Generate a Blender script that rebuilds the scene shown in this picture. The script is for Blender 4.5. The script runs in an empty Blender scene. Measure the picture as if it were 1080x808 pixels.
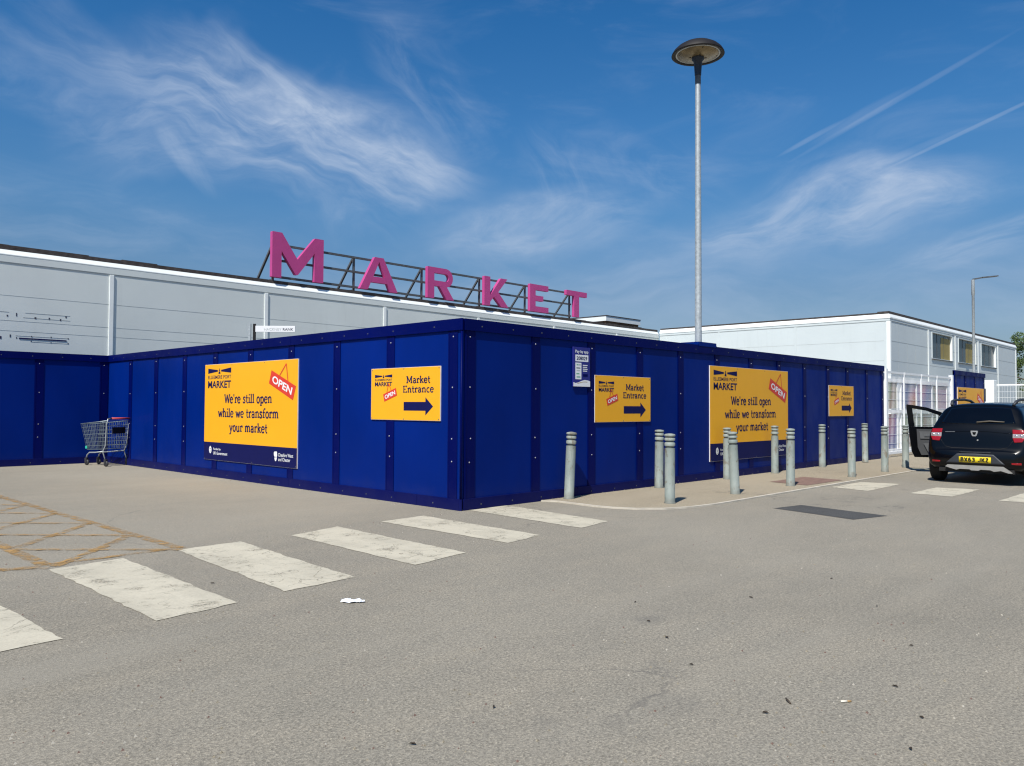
import bpy, bmesh, math, random
from mathutils import Vector, Matrix
from mathutils.bvhtree import BVHTree
R = math.radians
random.seed(7)
sc = bpy.context.scene
col = sc.collection
SIN, COS, PI = math.sin, math.cos, math.pi

# ------------------------------------------------------------------ materials
def new_mat(name):
    m = bpy.data.materials.new(name); m.use_nodes = True
    nt = m.node_tree
    return m, nt, nt.nodes['Principled BSDF']
def nd(nt, kind, **kw):
    n = nt.nodes.new(kind)
    for k, v in kw.items(): setattr(n, k, v)
    return n
def lk(nt, a, b): nt.links.new(a, b)
def noise(nt, vec, scale, detail=4, rough=.55, dist=0):
    n = nd(nt, 'ShaderNodeTexNoise'); n.inputs['Scale'].default_value = scale
    n.inputs['Detail'].default_value = detail; n.inputs['Roughness'].default_value = rough
    n.inputs['Distortion'].default_value = dist
    if vec is not None: lk(nt, vec, n.inputs['Vector'])
    return n.outputs['Fac']
def ramp(nt, fac, stops):
    r = nd(nt, 'ShaderNodeValToRGB'); e = r.color_ramp.elements
    while len(e) < len(stops): e.new(.5)
    for i, (p, c) in enumerate(stops):
        e[i].position = p; e[i].color = (*c, 1) if len(c) == 3 else c
    lk(nt, fac, r.inputs['Fac']); return r.outputs['Color']
def mixc(nt, fac, a, b, mode='MIX'):
    m = nd(nt, 'ShaderNodeMix', data_type='RGBA', blend_type=mode)
    for s, v in ((0, fac), (6, a), (7, b)):
        if hasattr(v, 'node'): lk(nt, v, m.inputs[s])
        elif s == 0: m.inputs[0].default_value = v
        else: m.inputs[s].default_value = (*v, 1)
    return m.outputs[2]
def mth(nt, op, a, b=None, c=None, clamp=False):
    n = nd(nt, 'ShaderNodeMath', operation=op); n.use_clamp = clamp
    for i, v in enumerate((a, b, c)):
        if v is None: continue
        if hasattr(v, 'node'): lk(nt, v, n.inputs[i])
        else: n.inputs[i].default_value = v
    return n.outputs[0]
def mapr(nt, v, a, b, c=0., d=1., smooth=True):
    n = nd(nt, 'ShaderNodeMapRange'); n.interpolation_type = 'SMOOTHSTEP' if smooth else 'LINEAR'
    lk(nt, v, n.inputs[0])
    for i, x in zip((1, 2, 3, 4), (a, b, c, d)): n.inputs[i].default_value = x
    return n.outputs[0]
def bump(nt, bs, h, strength=.3, dist=.01):
    b = nd(nt, 'ShaderNodeBump'); b.inputs['Strength'].default_value = strength
    b.inputs['Distance'].default_value = dist
    lk(nt, h, b.inputs['Height']); lk(nt, b.outputs[0], bs.inputs['Normal'])
def opos(nt): return nd(nt, 'ShaderNodeTexCoord').outputs['Object']
def gpos(nt): return nd(nt, 'ShaderNodeNewGeometry').outputs['Position']
def stretch(nt, vec, s, rot=0):
    m = nd(nt, 'ShaderNodeMapping'); m.inputs['Scale'].default_value = s
    m.inputs['Rotation'].default_value = (0, 0, rot)
    lk(nt, vec, m.inputs['Vector']); return m.outputs[0]

def simple(name, c, rough=.5, metal=0, var=.12, scale=6, coat=0, spec=.5, bumpy=0, world=True):
    m, nt, b = new_mat(name)
    p = gpos(nt) if world else opos(nt)
    n = noise(nt, p, scale, 6, .6)
    lo = tuple(x*(1-var) for x in c); hi = tuple(min(1, x*(1+var)) for x in c)
    lk(nt, ramp(nt, n, [(.3, lo), (.7, hi)]), b.inputs['Base Color'])
    b.inputs['Roughness'].default_value = rough; b.inputs['Metallic'].default_value = metal
    b.inputs['Coat Weight'].default_value = coat; b.inputs['Coat Roughness'].default_value = .04
    b.inputs['Specular IOR Level'].default_value = spec
    if bumpy: bump(nt, b, noise(nt, p, scale*8, 4), bumpy, .004)
    return m

def mat_asphalt(name, tones, tan=0.):
    m, nt, b = new_mat(name)
    p = gpos(nt)
    big = noise(nt, p, .22, 5, .6, .4)
    mid = noise(nt, stretch(nt, p, (.7, 1.6, 1)), 1.5, 6, .65)
    c = ramp(nt, big, [(.3, tones[0]), (.7, tones[1])])
    c = mixc(nt, mth(nt, 'MULTIPLY', mapr(nt, mid, .35, .75), .35), c, tones[2])
    # aggregate: stone chips and dark binder
    v = nd(nt, 'ShaderNodeTexVoronoi'); v.inputs['Scale'].default_value = 140; lk(nt, p, v.inputs['Vector'])
    chip = nd(nt, 'ShaderNodeSeparateColor'); lk(nt, v.outputs['Color'], chip.inputs[0])
    c = mixc(nt, .5, c, ramp(nt, chip.outputs[0], [(0, (.22, .22, .22)), (.45, (.5, .5, .5)), (.8, (.58, .57, .56)), (1, (.86, .84, .80))]), 'OVERLAY')
    fine = noise(nt, p, 62, 3, .75)
    c = mixc(nt, .7, c, ramp(nt, fine, [(.34, (.30,)*3), (.66, (.68,)*3)]), 'OVERLAY')
    # oil spots and stains
    spot = noise(nt, p, 1.15, 2, .5)
    c = mixc(nt, mth(nt, 'MULTIPLY', mapr(nt, spot, .68, .80), .38), c, (.10, .097, .092))
    # faint wheel tracks swept along the lane
    trk = noise(nt, stretch(nt, p, (.10, .9, 1), R(-8)), 1., 4, .55, .6)
    c = mixc(nt, mth(nt, 'MULTIPLY', mapr(nt, trk, .50, .72), .42), c, tones[3])
    # hairline cracks
    vc = nd(nt, 'ShaderNodeTexVoronoi', feature='DISTANCE_TO_EDGE'); vc.inputs['Scale'].default_value = .33
    wv = nd(nt, 'ShaderNodeVectorMath', operation='ADD'); lk(nt, p, wv.inputs[0])
    nn = nd(nt, 'ShaderNodeTexNoise'); nn.inputs['Scale'].default_value = 1.3; nn.inputs['Detail'].default_value = 5; lk(nt, p, nn.inputs['Vector'])
    lk(nt, nn.outputs['Color'], wv.inputs[1]); lk(nt, wv.outputs[0], vc.inputs['Vector'])
    crk = mth(nt, 'MULTIPLY', mapr(nt, vc.outputs['Distance'], 0, .006, 1, 0), mapr(nt, noise(nt, p, .3, 2), .5, .62))
    c = mixc(nt, mth(nt, 'MULTIPLY', crk, .5), c, (.09, .085, .08))
    sxy = nd(nt, 'ShaderNodeSeparateXYZ'); lk(nt, p, sxy.inputs[0])
    dn = mth(nt, 'MULTIPLY', noise(nt, stretch(nt, p, (1, .45, 1)), .9, 6, .62), 2.6)
    dust = mth(nt, 'MULTIPLY', mapr(nt, mth(nt, 'ADD', sxy.outputs[0], dn), -3.2, .8), mapr(nt, sxy.outputs[1], -.8, 2.2))
    c = mixc(nt, mth(nt, 'MULTIPLY', dust, .34), c, (.385, .345, .265))
    lk(nt, c, b.inputs['Base Color'])
    b.inputs['Roughness'].default_value = .9; b.inputs['Specular IOR Level'].default_value = .25
    bump(nt, b, mth(nt, 'ADD', v.outputs['Distance'], fine), .35, .006)
    return m

def mat_paint(name, c, lo, hi, scale=3.5, keep=1.):
    """road paint worn through to the stone: clear where the wear is"""
    m, nt, b = new_mat(name)
    p = gpos(nt)
    n = noise(nt, p, scale, 8, .70, .3)
    d = noise(nt, p, 55, 4, .75)
    n = mth(nt, 'ADD', mth(nt, 'MULTIPLY', n, .62), mth(nt, 'MULTIPLY', d, .38))
    wear = mth(nt, 'MULTIPLY', mapr(nt, n, lo, hi), keep)
    vc = nd(nt, 'ShaderNodeTexVoronoi', feature='DISTANCE_TO_EDGE'); vc.inputs['Scale'].default_value = 2.1
    wv = nd(nt, 'ShaderNodeVectorMath', operation='ADD'); lk(nt, p, wv.inputs[0])
    nn = nd(nt, 'ShaderNodeTexNoise'); nn.inputs['Scale'].default_value = 2.4; nn.inputs['Detail'].default_value = 5; lk(nt, p, nn.inputs['Vector'])
    lk(nt, nn.outputs['Color'], wv.inputs[1]); lk(nt, wv.outputs[0], vc.inputs['Vector'])
    crk = mth(nt, 'MULTIPLY', mapr(nt, vc.outputs['Distance'], 0, .022, 1, 0), mapr(nt, noise(nt, p, 1.1, 3), .42, .6))
    wear = mth(nt, 'MAXIMUM', wear, mth(nt, 'MULTIPLY', crk, .55))
    dirt = noise(nt, stretch(nt, p, (1, .5, 1)), 2.2, 7, .65)
    base = mixc(nt, mth(nt, 'MULTIPLY', mapr(nt, dirt, .38, .72), .5), c, tuple(x*.66 for x in c))
    base = mixc(nt, .5, base, ramp(nt, d, [(.3, (.36,)*3), (.7, (.62,)*3)]), 'OVERLAY')
    lk(nt, base, b.inputs['Base Color']); b.inputs['Roughness'].default_value = .8
    bump(nt, b, d, .25, .004)
    tr = nd(nt, 'ShaderNodeBsdfTransparent'); mx = nd(nt, 'ShaderNodeMixShader')
    lk(nt, wear, mx.inputs[0]); lk(nt, b.outputs[0], mx.inputs[1]); lk(nt, tr.outputs[0], mx.inputs[2])
    lk(nt, mx.outputs[0], nt.nodes['Material Output'].inputs['Surface'])
    return m

def mat_board(name, c, dust, rough=.42):
    m, nt, b = new_mat(name)
    p = gpos(nt)
    n = noise(nt, stretch(nt, p, (.9, .9, .35)), .9, 5, .6)
    base = ramp(nt, n, [(.3, tuple(x*.86 for x in c)), (.7, tuple(x*1.12 for x in c))])
    run = noise(nt, stretch(nt, p, (7, 7, .35)), 1.6, 5, .6)
    base = mixc(nt, mth(nt, 'MULTIPLY', mapr(nt, run, .56, .80), .10), base, dust)
    scuff = noise(nt, p, 26, 3, .7)
    base = mixc(nt, mth(nt, 'MULTIPLY', mapr(nt, scuff, .70, .80), .25), base, tuple(x*2 for x in dust))
    sz = nd(nt, 'ShaderNodeSeparateXYZ'); lk(nt, p, sz.inputs[0])
    splash = mth(nt, 'MULTIPLY', mapr(nt, mth(nt, 'ADD', sz.outputs[2], mth(nt, 'MULTIPLY', noise(nt, p, 3.5, 6, .7), .5)), .62, .22), .045)
    base = mixc(nt, splash, base, (.16, .15, .15))
    bleach = noise(nt, stretch(nt, p, (1, 1, .6)), .55, 3, .5)
    base = mixc(nt, mth(nt, 'MULTIPLY', mapr(nt, bleach, .45, .75), .35), base, tuple(x*1.45+.0006 for x in c))
    lk(nt, base, b.inputs['Base Color'])
    rr = noise(nt, stretch(nt, p, (1, 1, .5)), 2.2, 5, .6)
    lk(nt, mapr(nt, rr, .3, .7, rough-.08, rough+.1), b.inputs['Roughness'])
    b.inputs['Specular IOR Level'].default_value = .06
    bump(nt, b, noise(nt, p, 1.1, 2), .12, .02)
    return m

def mat_cladding(name, c, dirt):
    m, nt, b = new_mat(name)
    p = gpos(nt)
    n = noise(nt, p, .6, 5, .6)
    base = ramp(nt, n, [(.3, tuple(x*.93 for x in c)), (.7, c)])
    run = noise(nt, stretch(nt, p, (3.2, 3.2, .3)), 1.4, 6, .62)
    base = mixc(nt, mth(nt, 'MULTIPLY', mapr(nt, run, .54, .82), .22), base, dirt)
    lk(nt, base, b.inputs['Base Color']); b.inputs['Roughness'].default_value = .6
    bump(nt, b, noise(nt, p, 2.5, 3), .08, .02)
    return m

M = {}
M['asphalt'] = mat_asphalt('worn asphalt', [(.218, .199, .160), (.280, .256, .208), (.325, .286, .220), (.300, .274, .222)])
M['paving'] = mat_asphalt('tan footway asphalt', [(.275, .236, .170), (.338, .292, .216), (.38, .326, .238), (.36, .308, .228)])
M['kerb'] = simple('kerb stone', (.50, .455, .375), .85, var=.2, scale=5, bumpy=.3)
M['patch'] = mat_asphalt('fresh tarmac patch', [(.062, .062, .060), (.080, .080, .078), (.10, .10, .098), (.085, .085, .083)])
M['brick_pave'] = simple('red brown tactile paving', (.20, .125, .098), .85, var=.25, scale=9, bumpy=.4)
M['zebra'] = mat_paint('worn white road paint', (.53, .485, .375), .515, .68)
M['yellow_line'] = mat_paint('worn yellow road paint', (.42, .250, .085), .385, .56, 7, .95)
M['panel'] = mat_board('blue hoarding board', (.0001, .0140, .150), (.01, .03, .15))
M['trim'] = mat_board('navy hoarding flashing', (.0001, .0030, .074), (.02, .03, .11), .42)
M['screw'] = simple('screw head', (.42, .42, .46), .45, .3)
M['clad'] = mat_cladding('pale grey cladding', (.70, .74, .715), (.46, .48, .46))
M['clad2'] = mat_cladding('cool grey cladding', (.60, .655, .66), (.40, .43, .43))
M['white'] = simple('white coated steel', (.82, .85, .83), .5, var=.05, scale=2)
M['roof'] = simple('dark roofing felt', (.055, .045, .042), .9, var=.5, scale=8, bumpy=.5)
M['mark'] = simple('old sign fixings', (.03, .03, .06), .7)
M['groove'] = simple('panel joint and shadow line', (.46, .49, .48), .8)
M['brick'] = simple('brown brick', (.20, .105, .055), .9, var=.35, scale=14)
M['pink'] = simple('pink letter enamel', (.50, .060, .235), .5, var=.06, scale=2)
M['frame'] = simple('grey painted steel', (.085, .09, .095), .6, var=.3, scale=9)
M['yellow'] = simple('yellow sign board', (.86, .405, .008), .45, var=.03, scale=1.3)
M['navy'] = simple('navy print', (.006, .008, .072), .6, var=.05, spec=.12)
M['red'] = simple('red print', (.66, .045, .022), .5, var=.05)
M['whiteprint'] = simple('white print', (.80, .80, .80), .5, var=.03)
M['signedge'] = simple('sign edge', (.72, .72, .74), .5)
M['payblue'] = simple('blue pay sign', (.012, .014, .19), .45)
M['gold'] = simple('gold print', (.55, .36, .08), .5)
M['greenprint'] = simple('green print', (.10, .36, .20), .5)
M['galv'] = simple('galvanised steel', (.42, .45, .46), .48, .35, var=.22, scale=18)
M['lampblack'] = simple('dark lamp housing', (.012, .010, .010), .6, spec=.3)
M['spigot'] = simple('dark blue spigot', (.010, .018, .035), .5)
M['lens'] = simple('lamp reflector', (.20, .155, .085), .3, .4, var=.6, scale=3.2)
M['window'] = simple('window pane', (.055, .072, .085), .22, var=.2, scale=.6, spec=.25)
M['blind'] = simple('yellow blind', (.30, .235, .075), .7)
M['fence'] = simple('white fence coating', (.82, .83, .83), .45, var=.04)
M['bollard'] = None
m, nt, b = new_mat('grey green bollard paint'); M['bollard'] = m
oi = nd(nt, 'ShaderNodeObjectInfo')
p = gpos(nt)
n = noise(nt, stretch(nt, p, (1, 1, .5)), 9, 7, .65, .4)
base = ramp(nt, noise(nt, p, 3.5, 4), [(.3, (.190, .228, .210)), (.7, (.270, .300, .272))])
base = mixc(nt, mth(nt, 'MULTIPLY', mapr(nt, n, .55, .64), .8), base, (.15, .125, .09))
runs = noise(nt, stretch(nt, p, (14, 14, 1.6)), 2.2, 6, .65)
base = mixc(nt, mth(nt, 'MULTIPLY', mapr(nt, runs, .52, .72), .55), base, (.34, .345, .31))
szb = nd(nt, 'ShaderNodeSeparateXYZ'); lk(nt, p, szb.inputs[0])
base = mixc(nt, mth(nt, 'MULTIPLY', mapr(nt, mth(nt, 'ADD', szb.outputs[2], mth(nt, 'MULTIPLY', noise(nt, p, 12, 4), .2)), .26, .10), .55), base, (.13, .115, .09))
base = mixc(nt, mth(nt, 'MULTIPLY', mapr(nt, noise(nt, p, 30, 3), .62, .75), .5), base, (.12, .13, .12))
lk(nt, base, b.inputs['Base Color']); b.inputs['Roughness'].default_value = .65
bump(nt, b, n, .5, .006)
M['reflband'] = simple('pale bollard band', (.46, .48, .43), .5, var=.2, scale=25)
M['groovedark'] = simple('bollard groove', (.10, .115, .11), .8)
M['carpaint'] = simple('black car paint', (.0010, .0012, .0020), .28, .0, var=.05, coat=.22, spec=.22)
M['carglass'] = simple('dark car glass', (.0015, .002, .004), .06, spec=.35)
M['plastic'] = simple('charcoal bumper plastic', (.025, .029, .036), .55)
M['blackrub'] = simple('tyre rubber', (.012, .012, .012), .85)
M['silver'] = simple('silver skid plate', (.42, .405, .375), .4, .5)
M['taillred'] = simple('red lamp lens', (.27, .005, .008), .2, coat=.6, spec=.3)
M['taillclear'] = simple('clear lamp lens', (.30, .25, .25), .12, coat=1)
M['plate'] = simple('yellow number plate', (.82, .62, .02), .4, var=.02)
M['platetext'] = simple('black plate letters', (.01, .01, .01), .5)
M['chrome'] = simple('chrome badge', (.75, .77, .80), .18, .9)
M['wiper'] = simple('dusty wiper arm', (.11, .095, .07), .6)
M['doorcard'] = simple('grey door trim', (.045, .047, .050), .65)
M['doorcard2'] = simple('lighter grey door trim', (.085, .088, .092), .65)
M['alloy'] = simple('alloy rim', (.35, .36, .37), .3, .8)
M['wire'] = simple('zinc trolley wire', (.22, .27, .29), .4, .5)
M['wheelgrey'] = simple('trolley wheel', (.03, .03, .035), .6)
M['coral'] = simple('coral red handle', (.62, .09, .08), .45)
M['greenclip'] = simple('green clip', (.03, .42, .30), .5)
M['paper'] = simple('crumpled white wrapper', (.84, .87, .92), .4, var=.06, scale=60)
M['leaf_dead'] = simple('dead leaf', (.055, .04, .028), .8, var=.5, scale=80)
M['cig'] = simple('cigarette paper', (.80, .74, .62), .7)
M['cigfilter'] = simple('cigarette filter', (.38, .24, .10), .7)
M['bark'] = simple('bark', (.09, .07, .05), .9, var=.4, scale=9)
M['shed'] = simple('blue grey sheet roof', (.20, .27, .32), .5, var=.1)
m, nt, b = new_mat('clear car door glass'); M['clearglass'] = m
tr = nd(nt, 'ShaderNodeBsdfTransparent'); tr.inputs[0].default_value = (.90, .93, .92, 1)
gl = nd(nt, 'ShaderNodeBsdfGlossy'); gl.inputs['Roughness'].default_value = .03
mx = nd(nt, 'ShaderNodeMixShader'); mx.inputs[0].default_value = .06
lk(nt, tr.outputs[0], mx.inputs[1]); lk(nt, gl.outputs[0], mx.inputs[2])
lk(nt, mx.outputs[0], nt.nodes['Material Output'].inputs['Surface'])
m, nt, b = new_mat('leaf'); M['leaf'] = m
lk(nt, ramp(nt, noise(nt, gpos(nt), 1.4, 4, .6), [(.3, (.030, .060, .012)), (.7, (.085, .130, .025))]), b.inputs['Base Color'])
b.inputs['Roughness'].default_value = .6

def art_mat(name, cx, cz, bands, bg):
    """childlike rainbow art: concentric colour bands round a point of the sheet, in object space"""
    m, nt, b = new_mat(name)
    o = opos(nt); s = nd(nt, 'ShaderNodeSeparateXYZ'); lk(nt, o, s.inputs[0])
    dx = mth(nt, 'SUBTRACT', s.outputs[0], cx); dz = mth(nt, 'MULTIPLY', mth(nt, 'SUBTRACT', s.outputs[2], cz), .62)
    r = mth(nt, 'SQRT', mth(nt, 'ADD', mth(nt, 'POWER', mth(nt, 'ABSOLUTE', dx), 2.), mth(nt, 'POWER', mth(nt, 'ABSOLUTE', dz), 2.)))
    r = mth(nt, 'ADD', r, mth(nt, 'MULTIPLY', noise(nt, o, 3, 3), .12))
    stops = [(i/len(bands), c) for i, c in enumerate(bands)] + [(1, bg)]
    lk(nt, mixc(nt, 1., ramp(nt, r, stops), (.62, .62, .62), 'MULTIPLY'), b.inputs['Base Color']); b.inputs['Roughness'].default_value = .7; b.inputs['Specular IOR Level'].default_value = .15
    return m
RB = [(.10, .20, .42), (.28, .16, .36), (.50, .10, .16), (.55, .20, .06), (.50, .36, .08), (.06, .28, .16), (.06, .20, .42)]
ART = [art_mat('rainbow art', 1.15, -.35, RB[::-1], (.08, .14, .42)),
       art_mat('pink and blue art', .5, 1.1, [(.55, .18, .10), (.52, .16, .20), (.46, .14, .34), (.22, .14, .42), (.10, .18, .46)], (.08, .14, .42)),
       art_mat('arch art', -.1, .1, [(.34, .20, .46), (.22, .20, .46), (.05, .26, .22), (.50, .24, .10), (.46, .12, .28)], (.40, .18, .44)),
       art_mat('pale art', .2, .9, [(.48, .44, .24), (.26, .42, .24), (.46, .28, .20)], (.52, .52, .40))]

# ------------------------------------------------------------------ mesh builder
class MB:
    def __init__(s): s.v, s.f, s.m, s.sm, s.mats = [], [], [], [], []
    def mi(s, mat):
        if mat not in s.mats: s.mats.append(mat)
        return s.mats.index(mat)
    def add(s, vs, fs, mat, smooth=False):
        o = len(s.v); i = s.mi(mat); s.v += [tuple(v) for v in vs]
        for f in fs: s.f.append([o+k for k in f]); s.m.append(i); s.sm.append(smooth)
    def box(s, a, b, mat, bev=0):
        (x0, y0, z0), (x1, y1, z1) = a, b
        if x0 > x1: x0, x1 = x1, x0
        if y0 > y1: y0, y1 = y1, y0
        if z0 > z1: z0, z1 = z1, z0
        if bev <= 0:
            s.add([(x0,y0,z0),(x1,y0,z0),(x1,y1,z0),(x0,y1,z0),(x0,y0,z1),(x1,y0,z1),(x1,y1,z1),(x0,y1,z1)],
                  [(0,3,2,1),(4,5,6,7),(0,1,5,4),(1,2,6,5),(2,3,7,6),(3,0,4,7)], mat)
        else:
            bm = bmesh.new(); bmesh.ops.create_cube(bm, size=1)
            for v in bm.verts: v.co = ((x0+x1)/2+v.co.x*(x1-x0), (y0+y1)/2+v.co.y*(y1-y0), (z0+z1)/2+v.co.z*(z1-z0))
            bmesh.ops.bevel(bm, geom=bm.edges[:], offset=bev, segments=2, affect='EDGES', profile=.5)
            s.addbm(bm, mat)
    def addbm(s, bm, mat, smooth=False):
        bm.verts.index_update()
        s.add([v.co.copy() for v in bm.verts], [[v.index for v in f.verts] for f in bm.faces], mat, smooth); bm.free()
    def tube(s, pts, r, mat, n=8, caps=True):
        pts = [Vector(p) for p in pts]; rs = r if isinstance(r, (list, tuple)) else [r]*len(pts)
        vs, fs = [], []; up = None
        for i, p in enumerate(pts):
            t = (pts[min(i+1, len(pts)-1)] - pts[max(i-1, 0)]).normalized()
            if up is None: up = Vector((0, 0, 1)) if abs(t.z) < .9 else Vector((1, 0, 0))
            a = t.cross(up).normalized(); bb = t.cross(a).normalized(); up = -bb if False else up
            for k in range(n):
                an = 2*PI*k/n; vs.append(p + a*COS(an)*rs[i] + bb*SIN(an)*rs[i])
        for i in range(len(pts)-1):
            for k in range(n): fs.append((i*n+k, i*n+(k+1) % n, (i+1)*n+(k+1) % n, (i+1)*n+k))
        if caps: fs += [tuple(range(n))[::-1], tuple(range((len(pts)-1)*n, len(pts)*n))]
        s.add(vs, fs, mat, n > 4)
    def bar(s, a, b, w, h, mat):
        """square bar between two points"""
        a, b = Vector(a), Vector(b); t = (b-a).normalized()
        u = t.cross(Vector((0, 0, 1)));  u = Vector((1, 0, 0)) if u.length < 1e-4 else u.normalized()
        v = u.cross(t).normalized()
        vs = [p + u*sx*w/2 + v*sz*h/2 for p in (a, b) for sx, sz in ((-1,-1),(1,-1),(1,1),(-1,1))]
        s.add(vs, [(0,1,2,3),(7,6,5,4),(0,4,5,1),(1,5,6,2),(2,6,7,3),(3,7,4,0)], mat)
    def lathe(s, prof, mat, n=24, c=(0, 0, 0), axis='z', mats=None):
        vs, fs = [], []
        for r, z in prof:
            for k in range(n):
                a = 2*PI*k/n; q = (r*COS(a), r*SIN(a), z)
                if axis == 'y': q = (q[0], q[2], q[1])
                vs.append((q[0]+c[0], q[1]+c[1], q[2]+c[2]))
        for i in range(len(prof)-1):
            ff = [(i*n+k, i*n+(k+1) % n, (i+1)*n+(k+1) % n, (i+1)*n+k) for k in range(n)]
            if mats and mats[i]: s.add([vs[q] for f in ff for q in f], [(4*k, 4*k+1, 4*k+2, 4*k+3) for k in range(n)], mats[i], True)
            else: fs += ff
        s.add(vs, fs, mat, True)
        s.add(vs[:n], [tuple(range(n))[::-1]], mat); s.add(vs[-n:], [tuple(range(n))], mat)
    def prism(s, poly, y0, y1, mat, side=None):
        """polygon in x,z pushed from y0 (front) back to y1"""
        n = len(poly); bm = bmesh.new()
        vs = [bm.verts.new((x, y0, z)) for x, z in poly]
        f = bm.faces.new(vs); f.normal_update()
        if f.normal.y > 0: f.normal_flip()
        bmesh.ops.triangulate(bm, faces=[f]); s.addbm(bm, mat)
        bm = bmesh.new(); vs = [bm.verts.new((x, y1, z)) for x, z in poly]; f = bm.faces.new(vs); f.normal_update()
        if f.normal.y < 0: f.normal_flip()
        bmesh.ops.triangulate(bm, faces=[f]); s.addbm(bm, mat)
        v2 = [(x, y0, z) for x, z in poly] + [(x, y1, z) for x, z in poly]
        ar = sum(poly[i][0]*poly[(i+1) % n][1]-poly[(i+1) % n][0]*poly[i][1] for i in range(n))
        fs = [(i, (i+1) % n, n+(i+1) % n, n+i) for i in range(n)]
        if ar > 0: fs = [f[::-1] for f in fs]
        s.add(v2, fs, side or mat)
    def flat(s, poly, y, mat):
        bm = bmesh.new(); vs = [bm.verts.new((x, y, z)) for x, z in poly]
        f = bm.faces.new(vs); f.normal_update()
        if f.normal.y > 0: f.normal_flip()
        bmesh.ops.triangulate(bm, faces=[f]); s.addbm(bm, mat)
    def build(s, name, parent=None, bevel=0, label=None):
        me = bpy.data.meshes.new(name); me.from_pydata(s.v, [], s.f)
        for mt in s.mats: me.materials.append(mt)
        for i, p in enumerate(me.polygons): p.material_index = s.m[i]; p.use_smooth = s.sm[i]
        me.update(); o = bpy.data.objects.new(name, me); col.objects.link(o)
        if parent: o.parent = parent
        if bevel:
            bv = o.modifiers.new('b', 'BEVEL'); bv.width = bevel; bv.segments = 2; bv.limit_method = 'ANGLE'; bv.angle_limit = R(40)
        if label: o['label'] = label
        return o
def tag(o, label=None, cat=None, group=None, kind=None):
    if label: o['label'] = label
    if cat: o['category'] = cat
    if group: o['group'] = group
    if kind: o['kind'] = kind
    return o
def thing(name, label, cat, loc=(0, 0, 0), rz=0, group=None):
    o = bpy.data.objects.new(name, None); col.objects.link(o); o.empty_display_size = .2
    o.location = loc; o.rotation_euler = (0, 0, rz)
    return tag(o, label, cat, group)
def copy_tree(o, parent=None):
    c = o.copy(); col.objects.link(c); c.parent = parent
    for ch in list(o.children): copy_tree(ch, c)
    return c

# ------------------------------------------------------------------ lettering
def sans(text, box, y, mat, mb, weight=.0, shear=0, tilt=None):
    """upright sans lettering fitted to box (x0,z0,x1,z1); tilt=(angle, pivot) turns it"""
    cu = bpy.data.curves.new('lettering', 'FONT'); cu.body = text; cu.offset = weight; cu.resolution_u = 3; cu.shear = shear
    cu.fill_mode = 'FRONT'
    ob = bpy.data.objects.new('lettering', cu); col.objects.link(ob)
    dg = bpy.context.evaluated_depsgraph_get(); me = bpy.data.meshes.new_from_object(ob.evaluated_get(dg))
    vs = [v.co.copy() for v in me.vertices]; fs = [list(p.vertices) for p in me.polygons]
    bpy.data.objects.remove(ob); bpy.data.curves.remove(cu); bpy.data.meshes.remove(me)
    x0, x1 = min(v.x for v in vs), max(v.x for v in vs); z0, z1 = min(v.y for v in vs), max(v.y for v in vs)
    out = []
    for v in vs:
        x = box[0]+(v.x-x0)/(x1-x0)*(box[2]-box[0]); z = box[1]+(v.y-z0)/(z1-z0)*(box[3]-box[1])
        if tilt:
            a, px, pz = tilt; dx, dz = x-px, z-pz
            x, z = px+dx*COS(a)-dz*SIN(a), pz+dx*SIN(a)+dz*COS(a)
        out.append((x, y, z))
    mb.add(out, fs, mat)
def arc(cx, cy, rx, ry, a0, a1, n=14):
    return [(cx+rx*COS(R(a0+(a1-a0)*i/n)), cy+ry*SIN(R(a0+(a1-a0)*i/n))) for i in range(n+1)]
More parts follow.
